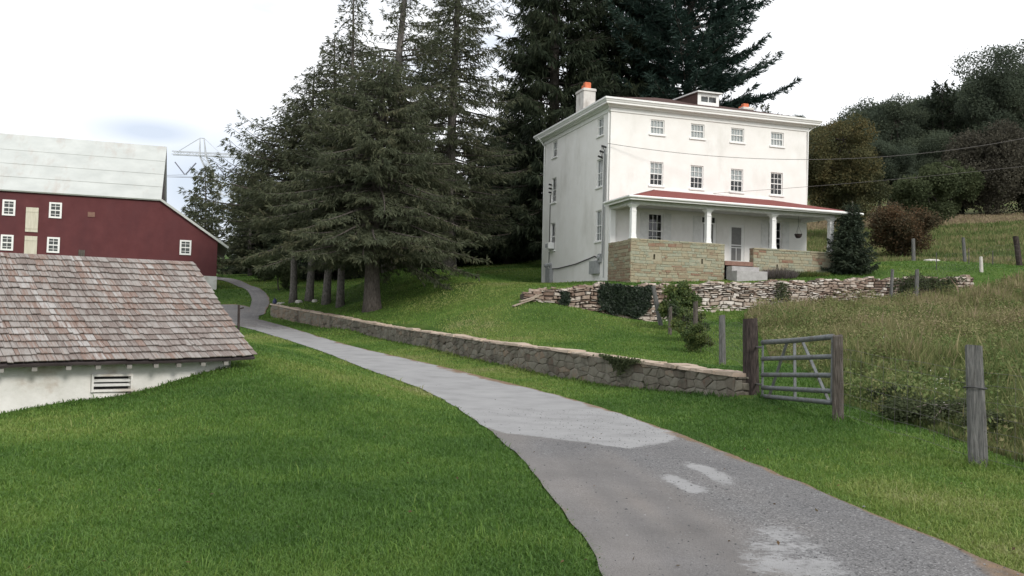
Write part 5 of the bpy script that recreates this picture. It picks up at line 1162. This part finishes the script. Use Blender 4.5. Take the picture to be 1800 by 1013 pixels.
pn = conifer('pine', 'large blue green pine with spreading boughs behind the right of the house roof', 61, 30, 6, lambda u: 7.2 * (1 - u) ** .5 * (.75 + .25 * min(1, u * 3)) + .3, 240, rise=.34, droop=.22, hang=-.35, sp=(.32, .56), sw=(.055, .105), twigstep=.22, r0=.45, dead=0, sector=pine_sector, upturn=.2, density=1.5, needles=M['pine'], bark=M['bark']); put(pn, 1200, 66)
# dark belt closing the view under the conifers
HG = 'dark evergreens closing the lawn'
hd_ = conifer('dark_evergreen', 'dense dark evergreen behind the stout trunk at the lawn end', 71, 9, .2, lambda u: 3.4 * (1 - u) ** .6 + .3, 110, rise=.15, droop=.25, hang=.6, sp=(.35, .6), sw=(.09, .16), r0=.15, dead=1, group=HG, density=.8, **nor); put(hd_, 700, 72)
for i, (px, Y, s, lab) in enumerate(((560, 70, .95, 'dense dark evergreen seen between the slender trunks'), (625, 74, 1.05, 'dense dark evergreen between the slender trunks and the stout one'), (770, 76, 1.1, 'dense dark evergreen behind the right lobe of the broad spruce'), (850, 78, 1.2, 'dense dark evergreen at the back of the lawn, nearest the house'), (905, 80, 1.15, 'dense dark evergreen half hidden by the house end'), (475, 88, .9, 'dark evergreen above the bank right of the side road'), (520, 84, 1.0, 'dark evergreen behind the two leftmost trunks'), (440, 100, 1.1, 'dark evergreen beyond the bend of the side road'))):
    tree_copy(hd_, at(px, Y), i * 1.3, s, lab, HG)
# shrubs on the bank right of the side road
b1 = broadleaf('shrub', 'dark rounded shrub on the bank above the side road', 72, 2.6, .1, 1.6, 16, 5000, M['midleaf'], M['bark'], ls=.16, r0=.06, cat='shrub'); put(b1, 492, 63)
b2 = tree_copy(b1, at(468, 72), 1, (1.3, 1.2, .8), 'low dark shrub halfway up the bank, left of the rounded one')
b3 = broadleaf('shrub', 'small yellow green bush at the top of the side road', 73, 1.9, .1, 1.3, 12, 3000, M['bushgreen'], M['bark'], ls=.18, r0=.05, cat='shrub'); put(b3, 455, 92)
# young trees by the barn end and tips above its roof
y1 = conifer('young_spruce_tree', 'thin feathery spruce beside the lattice tower, right of the barn', 74, 9.8, .8, lambda u: 2.3 * (1 - u) ** .7 + .25, 80, rise=.12, droop=.25, hang=.5, r0=.12, dead=6, sp=(.3, .5), sw=(.08, .14), density=.8, **sp_args); put(y1, 352, 80)
y2 = tree_copy(y1, at(440, 84), 2.0, (1.35, 1.35, 1.1), 'feathery spruce between the lattice tower and the nearest row trunk')
y3 = tree_copy(y1, at(342, 92), 3.5, (1.0, 1.0, .8), 'low feathery spruce just over the lean-to roof')
fb_ = broadleaf('far_tree', 'small treetop showing over the barn ridge at the left', 75, 14, 3, 3.6, 22, 6000, M['farleaf'], M['bark'], ls=.35); 
q = P(52, 238, 130); fb_.location = (q[0], q[1], q[2] - 14.4)
q = P(118, 246, 130); tree_copy(fb_, (q[0], q[1], q[2] - 13.5), 2, 1, 'small treetop showing over the barn ridge, right of its neighbour')
# trees at the right
ru = broadleaf('autumn_tree', 'rust tinged rounded tree just right of the house', 81, 11.8, .6, 4.2, 70, 50000, M['rustleaf'], M['bark'], ls=.19, loose=.5); put(ru, 1478, 83)
rb_ = broadleaf('red_bush', 'red brown bush behind the small spruce by the porch', 82, 4.3, .05, 2.7, 60, 26000, M['redbush'], M['bark'], ls=.15, r0=.07, cat='bush', loose=.8, top=.9); put(rb_, 1582, 66)
gm = broadleaf('olive_tree_clump', 'olive green bushy tree between the red bush and the far wood', 83, 6.8, .3, 3.3, 36, 17000, M['midleaf'], M['bark'], ls=.24, r0=.12, cat='tree', loose=.5); put(gm, 1618, 90)
bt = broadleaf('grey_brown_tree', 'wide grey brown tree above the upper field at the right', 84, 11.5, .3, 5.6, 60, 30000, M['brownleaf'], M['bark'], ls=.28, loose=.5); put(bt, 1735, 108)
bt2 = tree_copy(bt, at(1800, 112), 1.4, (.85, .85, .95), 'grey brown tree at the right frame edge above the field')
bt3 = tree_copy(gm, at(1668, 104), 2, (1.05, 1.05, 1.1), 'olive bushy tree left of the wide grey brown tree')
FG2 = 'trees of the far wood'
fw = broadleaf('wood_tree', 'blue green wooded tree over the rust tinged one', 85, 16, 2, 5.0, 75, 42000, M['farleaf'], M['bark'], ls=.25, loose=.6, group=FG2)
fw2 = broadleaf('wood_tree', 'tall ragged dark tree rising highest at the right edge', 86, 25, 3, 6.6, 95, 60000, M['farleaf'], M['bark'], ls=.27, loose=.6, group=FG2)
def set_top(o, px, py, Y, H, dz=0):
    """stand a tree of height H on the slope and scale it so that it reaches its height in the photograph"""
    b = at(px, Y); t = P(px, py, Y); s = (t[2] - b[2]) / H; o.location = (b[0], b[1], b[2] - .2); return s
WTr = [(1470, 204, 122), (1520, 186, 126), (1572, 172, 124), (1622, 168, 128), (1690, 152, 128), (1545, 176, 140), (1655, 160, 142), (1600, 168, 150), (1440, 214, 130), (1735, 130, 132)]
labs = ['wood tree cresting left of the others above the rust tinged tree', 'wood tree second from the house end of the far wood', 'wood tree at the middle of the wood edge', 'wood tree left of the pointed spruce top', 'wood tree right below the pointed spruce top', 'rearmost wood tree showing between the left crowns', 'rearmost wood tree showing behind the spruce top', 'rear wood tree showing over the middle crowns', 'wood tree tucked against the house corner', 'wood tree filling the shade under the highest crown']
for i, (px, py, Y) in enumerate(WTr):
    o = fw if i == 0 else tree_copy(fw, (0, 0, 0), i * 1.7, 1, labs[i], FG2)
    if i == 0: o['label'] = labs[0]
    s = set_top(o, px, py, Y, 15.2); o.scale = (max(.8, s * .95),) * 2 + (s,); o.rotation_euler.z = i * 1.7
s = set_top(fw2, 1752, 74, 118, 24); fw2.scale = (s * .95, s * .95, s)
o = tree_copy(fw2, (0, 0, 0), 2.2, 1, 'tall dark tree cut by the right frame edge', FG2); s = set_top(o, 1815, 72, 122, 24); o.scale = (s, s, s)
fs = tree_copy(hd_, (0, 0, 0), 1.0, 1, 'pointed dark spruce breaking the skyline of the far wood'); s = set_top(fs, 1657, 142, 124, 9); fs.scale = (s * .55, s * .55, s)
if 'group' in fs: del fs['group']
for i, (px, Y, s, lab) in enumerate(((1440, 100, .62, 'dark undergrowth tree low behind the porch end'), (1560, 104, .6, 'dark undergrowth tree left of the olive bushy tree'), (1500, 108, .7, 'dark undergrowth tree hidden behind the rust tinged tree'), (1640, 118, .75, 'dark undergrowth tree behind the olive bushy trees'))):
    tree_copy(fw, at(px, Y), i * 2.1, (s * 1.1, s * 1.1, s), lab, 'undergrowth below the far wood')
t_ = tree_copy(fw, at(1400, 125), .5, (.4, .4, .5), 'little treetop peeping over the right end of the house roof'); q = P(1405, 195, 125); t_.location.z = q[2] - 8.0
t_ = tree_copy(y1, at(1340, 84), .5, (.6, .6, 1), 'feathery treetop behind the right chimney pot'); q = P(1338, 180, 84); t_.location.z = q[2] - 9.9
# young spruce by the porch
ys = conifer('young_spruce', 'bushy young dark spruce at the right end of the porch', 91, 3.9, .08, lambda u: 1.36 * (1 - u) ** 1.0 * (.8 + .2 * min(1, u * 6)) + .06, 260, rise=.30, droop=.12, hang=.25, sp=(.12, .24), sw=(.035, .06), twigstep=.09, r0=.06, dead=0, density=1.6, upturn=.1, needles=M['youngspruce'], bark=M['bark'], cat='spruce', jit=(.45, 1.2))
ys.scale = (.88, .88, .92); q = on_plane(1496, 490, hw(0, -3.2), HB); ys.location = (q[0], q[1], float(height(q[0], q[1])) - .05)
# grassy clump by the steps
def tuft(name, label, c, rx, ry, n, h, m, seed, cat, lean=.5, w=.012):
    r = rng_(seed); root = empty(name, c, label, cat); a = r.uniform(0, 6.28, n); rr = np.sqrt(r.random(n)); x = rr * np.cos(a) * rx; y = rr * np.sin(a) * ry
    z = height(c[0] + x, c[1] + y) - c[2]; hh = h * r.uniform(.5, 1.1, n) * (1.1 - .4 * rr)
    d = np.stack([x / rx * lean + r.normal(0, .25, n), y / ry * lean + r.normal(0, .25, n), np.ones(n)], 1)
    V = kites(np.stack([x, y, z], 1), d, hh, np.full(n, w) * r.uniform(.6, 1.5, n), r); np_mesh('stems', V, quads(n), m, root, {'tint': np.repeat(r.random(n), 4)}); return root
q = hw(7.35, -3.1); q[2] = float(height(q[0], q[1])); tuft('ornamental_grass', 'grey purple grassy clump right of the porch steps', q, .85, .4, 2600, .62, M['lavender'], 5, 'plant')
q = hw(8.9, -3.0); q[2] = float(height(q[0], q[1])); tuft('border_plants', 'low green plants along the right porch wall', q, 1.2, .3, 1800, .32, M['bushgreen'], 6, 'plant', w=.02)
# ivy over the terrace wall and the bush on the fence line
def wallplant(name, label, s0, s1, n, m, seed, cat, ls=.09, thick=.22, edge=.25, low=0, topover=.15):
    r = rng_(seed); s = r.uniform(s0, s1, n); lo = np.array([zb2(v) + .25 + low for v in s]); hi = np.array([zt2(v) for v in s]) + topover
    wob = vnoise(s, s * 0, seed, .4); lo = lo + (hi - lo) * .55 * vnoise(s, s * 0 + 5, seed + 5, .35) ** 1.5; hi = hi - .18 * vnoise(s, s * 0 + 9, seed + 6, .3); z = lo + (hi - lo) * r.random(n); e = np.minimum(s - s0, s1 - s) / max(edge, .01)
    keep = r.random(n) < np.clip(e + .25 * wob - .1 + (vnoise(s, z, seed + 1, .3) - .5), 0, 1); s, z = s[keep], z[keep]; n = len(s)
    d = -.04 - thick * (vnoise(s, z, seed + 2, .35) * .8 + .2) * r.random(n) ** .5; over = z > np.array([zt2(v) for v in s]); d = np.where(over, r.uniform(-.15, .3, n), d)
    p = fm2(s, z, d); c = p.mean(0); c[2] = float(np.min(p[:, 2])); o = empty(name, c, label, cat)
    nn = np.tile(-HB, (n, 1)) * .3 + np.array([0, 0, -.6]) + r.normal(0, .5, (n, 3))
    V = kites(p, nn, ls * r.uniform(.6, 1.4, n), ls * .85 * r.uniform(.6, 1.3, n), r, up=np.tile(-HB, (n, 1))); np_mesh('leaves', V - c, quads(n), m, o, {'tint': np.repeat(np.clip(r.normal(.45, .22, n), 0, 1), 4)}); return o
sv = lambda px, py=530: float(((w2(px, py) - H0) @ HA + 5.9) * WL2 / 22.9)
wallplant('ivy', 'dense dark ivy curtain hanging over the left of the drystone wall', sv(1048), sv(1142), 16000, M['ivy'], 3, 'ivy', topover=.16, low=-.1, edge=.55)
wallplant('ivy', 'small dark patch of ivy near the left end of the drystone wall', sv(980), sv(1000), 1500, M['ivy'], 4, 'ivy', topover=.05)
wallplant('wall_weeds', 'loose green weeds on the drystone wall behind the pair of posts', sv(1560), sv(1690), 3000, M['midleaf'], 8, 'weeds', edge=1.0, topover=.2)
fbush = broadleaf('fence_bush', 'leafy yellow green bush growing through the fence before the pale wall', 92, 1.75, .1, .85, 26, 7500, M['bushgreen'], M['bark'], ls=.10, r0=.025, cat='bush', loose=.6); put(fbush, 1188, 33.2)
fb2 = tree_copy(fbush, at(1212, 29.6), 2, (.55, .8, .62), 'small weedy bush below the leafy fence bush'); fb3 = tree_copy(fbush, at(1228, 27.0), 4, (.45, .6, .5), 'lowest weedy tuft around the slim brown fence post')
cr = wallplant('wall_weeds', 'creeper sprig on the drystone wall above the field gate', sv(1355), sv(1385), 500, M['midleaf'], 9, 'weeds', edge=.3, topover=0)
bmb = broadleaf('bramble', 'dark low bramble clump at the meadow edge between latch post and nearest right post', 93, .75, .02, .85, 24, 6000, M['midleaf'], M['twig'], ls=.07, r0=.015, cat='bramble', loose=.8); put(bmb, 1650, 14.6, sc=(.95, .8, .62))
tree_copy(bmb, at(1575, 17.5), 2, (.7, .8, .5), 'dark low bramble clump just right of the gate latch post'); tree_copy(bmb, at(1765, 13.5), 4, (.9, .8, .6), 'dark low bramble clump beyond the nearest right post')
# creeper on the low driveway wall
r = rng_(15); n = 900; k0 = 0.0
sx = np.interp(P(1105, 640, 22.0)[1], wxy[::-1, 1], np.linspace(WL, 0, 60)); s = sx + r.normal(0, .42, n); zz = np.array([zt1(v) for v in s]) + .08 - np.abs(r.normal(0, .16, n)) * np.exp(-((s - sx) / .5) ** 2); p = fm(s, zz, -.09 - .05 * r.random(n)); c = p.mean(0)
o = empty('creeper', c, 'small green creeper spilling over the sandy coping', 'creeper'); V = kites(p, r.normal(0, .5, (n, 3)) + np.array([-.2, -.3, -.3]), .07 * r.uniform(.6, 1.3, n), .06 * r.uniform(.6, 1.3, n), r); np_mesh('leaves', V - c, quads(n), M['midleaf'], o, {'tint': np.repeat(r.random(n), 4)})

# ------------------------------------------------------------------ lawn grass and meadow
HOUSEPOLY = np.array([hw(-.1, -2.5)[:2], hw(4.88, -2.55)[:2], hw(4.88, -3.7)[:2], hw(6.7, -3.7)[:2], hw(6.5, -2.55)[:2], hw(11.1, -2.5)[:2], hw(11.2, 9.4)[:2], hw(-.1, 9.4)[:2]])
SHEDPOLY = np.array([(SO + SD * a + np.array([-SD[1], SD[0], 0]) * b)[:2] for a, b in ((-.28, .40), (-.28, 6.3), (-12, 6.3), (-12, .40))])
BARNPOLY = np.array([(B0 + BA * a + BB * b)[:2] for a, b in ((3.9, -.1), (3.9, 12.2), (-25, 12.2), (-25, -.1))])
rp_n, rp_s, rp_t = road_polys
def nearwall(x, y):
    d1, _ = sdist(x, y, line1[n1a:n1b + 1], 99, 99); d2, _ = sdist(x, y, line2[4:6], 99, 99)
    return ((d1 > -.02) & (d1 < .5)) | ((d2 > -.03) & (d2 < .5))
def blades(n, rmin, rmax, seed, amin=-38, amax=38):
    r = rng_(seed); rr = rmin * (rmax / rmin) ** r.random(n); a = np.radians(r.uniform(amin, amax, n)); return rr * np.sin(a), rr * np.cos(a), rr, r
x, y, rr, r = blades(1150000, 4.6, 95, 1)
ok = ~(inpoly(x, y, MEADOW) & (r.random(len(x)) < .8)) & ~inpoly(x, y, FIELD) & ~inpoly(x, y, HOUSEPOLY) & ~inpoly(x, y, SHEDPOLY) & ~inpoly(x, y, BARNPOLY) & ~nearwall(x, y)
for pl in road_polys: ok &= ~inpoly(x + r.normal(0, .025, len(x)), y + r.normal(0, .025, len(x)), pl)
x, y, rr = x[ok], y[ok], rr[ok]; n = len(x); z = height(x, y)
clump = vnoise(x, y, 21, .28); big = vnoise(x, y, 22, 2.6); big2 = vnoise(x, y, 24, .9)
h = (.034 + .022 * clump * big2 + .0045 * rr ** .5) * r.uniform(.55, 1.25, n); rag = r.random(n) < .02 * (vnoise(x, y, 28, .6) > .6); h = np.where(rag, h * r.uniform(1.6, 2.8, n), h)
foot = np.zeros(n)
for q in ((4.64, 17.9), (5.21, 14.7), (5.69, 11.2), tuple(P(1270, 645, 24.2)[:2]), tuple(P(1222, 613, 28)[:2])): foot = np.maximum(foot, np.exp(-(np.hypot(x - q[0], y - q[1]) / .28) ** 2))
dw1, _ = sdist(x, y, line1[n1a:n1b + 1], 99, 99); dsh, _ = sdist(x, y, np.array([SHEDPOLY[3], SHEDPOLY[0]]), 99, 99)
foot = np.maximum(foot, np.exp(-(np.minimum(np.abs(dw1), np.abs(dw1 - .48)) / .12) ** 2) * (.3 + .7 * big2)); foot = np.maximum(foot, .5 * np.exp(-(dsh / .1) ** 2) * big2)
h = h * (1 + 1.9 * foot * r.uniform(.3, 1.2, n))
wd = (.0030 + .00072 * rr) * r.uniform(.7, 1.3, n)
az = r.uniform(0, 6.28, n); bx, by = np.cos(az), np.sin(az); lean = r.uniform(.15, 1.1, n) * h; la = az + pi / 2 + r.normal(0, .8, n)
lx, ly = np.cos(la) * lean, np.sin(la) * lean
b0 = np.stack([x, y, z - .005], 1); sd = np.stack([bx * wd / 2, by * wd / 2, 0 * x], 1)
m1 = b0 + np.stack([lx * .35, ly * .35, h * .6], 1); tip = b0 + np.stack([lx, ly, h * (1 - .25 * (lean / h))], 1)
V = np.stack([b0 - sd, b0 + sd, m1 + sd * .75, m1 - sd * .75, tip], 1).reshape(-1, 3)
I = 5 * np.arange(n)[:, None]; Fq = I + np.array([[0, 1, 2, 3]]); Ft = I + np.array([[3, 2, 4]])
big3 = vnoise(x, y, 29, 6); big4 = vnoise(x, y, 30, .35)
tint = np.clip(.38 + (big - .5) * .7 + (big2 - .5) * .35 + (big3 - .5) * 1.0 + (big4 - .5) * .25 + r.normal(0, .10, n) + np.where(r.random(n) < .035, .4, 0) + np.where(rag, .15, 0), 0, 1)
o = np_mesh('lawn_grass', V, [Ft, Fq], M['grass'], attrs={'tint': np.repeat(tint, 5)}); tag(o, 'short mown green grass covering the lawns and verges', 'grass', kind='stuff')
# tall meadow growth right of the gate, and on the field above
x, y, rr, r = blades(1000000, 6, 125, 2, 4, 48)
inm = inpoly(x, y, MEADOW); inf = inpoly(x, y, FIELD); ok = (inm | (inf & (r.random(len(x)) < .7))) & ~nearwall(x, y); x, y, rr, inm = x[ok], y[ok], rr[ok], inm[ok]; n = len(x); z = height(x, y)
patch = vnoise(x, y, 31, 2.4); patch2 = vnoise(x, y, 32, .7); patch3 = vnoise(x, y, 33, 5)
edge_ = np.clip((x - 6.2 - np.clip((y - 17) * .13, 0, 3)) / 1.2, .25, 1)
h = np.where(inm, (.20 + 1.0 * patch ** 1.4 * (.3 + .7 * patch2)) * edge_, .28 + .2 * patch) * r.uniform(.55, 1.2, n); tallw = (r.random(n) < .04) & inm; h = np.where(tallw, h * 1.45, h)
wd = (.004 + .00062 * rr) * r.uniform(.6, 1.4, n); az = r.uniform(0, 6.28, n); la = r.uniform(0, 6.28, n); lean = h * r.uniform(.02, .42, n)
lx, ly = np.cos(la) * lean, np.sin(la) * lean; b0 = np.stack([x, y, z - .01], 1); sd = np.stack([np.cos(az) * wd / 2, np.sin(az) * wd / 2, 0 * x], 1)
m1 = b0 + np.stack([lx * .3, ly * .3, h * .6], 1); tip = b0 + np.stack([lx, ly, h * .95], 1); kk = np.where(r.random(n) < .12, 2.2, .8)[:, None]
V = np.stack([b0 - sd * .7, b0 + sd * .7, m1 + sd * kk, m1 - sd * kk, tip], 1).reshape(-1, 3); I = 5 * np.arange(n)[:, None]
up_ = np.where(inm, np.clip((y - 18) / 16, 0, 1), .5)
tint = np.clip(.12 + .52 * patch3 * up_ + .3 * (patch - .5) + .25 * (patch2 - .5) + .16 * up_ + r.normal(0, .17, n) + np.where(tallw, .25, 0), 0, 1)
top_f = (~inm) & (y > 92); tint = np.where(top_f, np.clip(r.normal(.9, .1, n), 0, 1), tint)
o = np_mesh('meadow_grass', V, [I + np.array([[3, 2, 4]]), I + np.array([[0, 1, 2, 3]])], M['weed'], attrs={'tint': np.repeat(tint, 5)}); tag(o, 'tall tangled brown and green meadow grass', 'meadow', kind='stuff')
# broad leaved weeds tangled in the meadow edge
r = rng_(41); n = 240000; x = r.uniform(6.2, 24, n); y = r.uniform(10, 44, n); c = vnoise(x, y, 41, 1.1); ok = inpoly(x, y, MEADOW) & (c + np.exp(-((x - 6.5 - np.clip((y - 17) * .13, 0, 3)) / .6) ** 2) * .25 > .50); x, y, c = x[ok], y[ok], c[ok]; n = len(x)
z = height(x, y) + r.uniform(.02, 1.3, n) * (c - .2); V = kites(np.stack([x, y, z], 1), r.normal(0, 1, (n, 3)) + np.array([0, 0, .3]), r.uniform(.04, .10, n), r.uniform(.025, .06, n), r)
o = np_mesh('meadow_weeds', V, quads(n), M['weed'], attrs={'tint': np.repeat(np.clip(.10 + .62 * vnoise(x, y, 44, 1.6) * np.clip((y - 12) / 18, .25, 1) + r.normal(0, .14, n), 0, 1), 4)}); tag(o, 'broad leaved weeds tangled along the meadow edge', 'weeds', kind='stuff')
# small white meadow flowers
r = rng_(43); n = 110; px = np.concatenate([r.normal(1655, 14, n // 2), r.normal(1575, 20, n // 2)]); Yv = np.concatenate([r.normal(17, 1.2, n // 2), r.normal(24, 2, n // 2)])
x = (px - 900) / FPX * Yv; z = height(x, Yv) + r.uniform(.25, .6, n); V = kites(np.stack([x, Yv, z], 1), r.normal(0, 1, (n, 3)), np.full(n, .03), np.full(n, .025), r)
o = np_mesh('meadow_flowers', V, quads(n), M['lightstone'], attrs={'tint': np.zeros(4 * n)}); tag(o, 'tiny white flowers among the meadow stems', 'flowers', kind='stuff')
# fallen leaves
r = rng_(51); n = 150; rr = 5 * (60 / 5) ** r.random(n); a = np.radians(r.uniform(-36, 36, n)); x, y = rr * np.sin(a), rr * np.cos(a); k = inpoly(x, y, MEADOW) | inpoly(x, y, HOUSEPOLY) | inpoly(x, y, SHEDPOLY) | nearwall(x, y)
x, y = x[~k], y[~k]; n = len(x); onr = np.zeros(n, bool)
for pl in road_polys: onr |= inpoly(x, y, pl)
V = kites(np.stack([x, y, height(x, y) + np.where(onr, .04, .06)], 1), np.c_[r.normal(0, 1, (n, 2)), r.normal(.15, .25, n)], r.uniform(.025, .05, n), r.uniform(.015, .03, n), r, up=np.tile([0, 0, 1.0], (n, 1)))
o = np_mesh('fallen_leaves', V, quads(n), M['redbush'], attrs={'tint': np.repeat(r.uniform(.4, 1, n), 4)}); tag(o, 'scattered fallen brown leaves on lawn and driveway', 'leaves', kind='stuff')
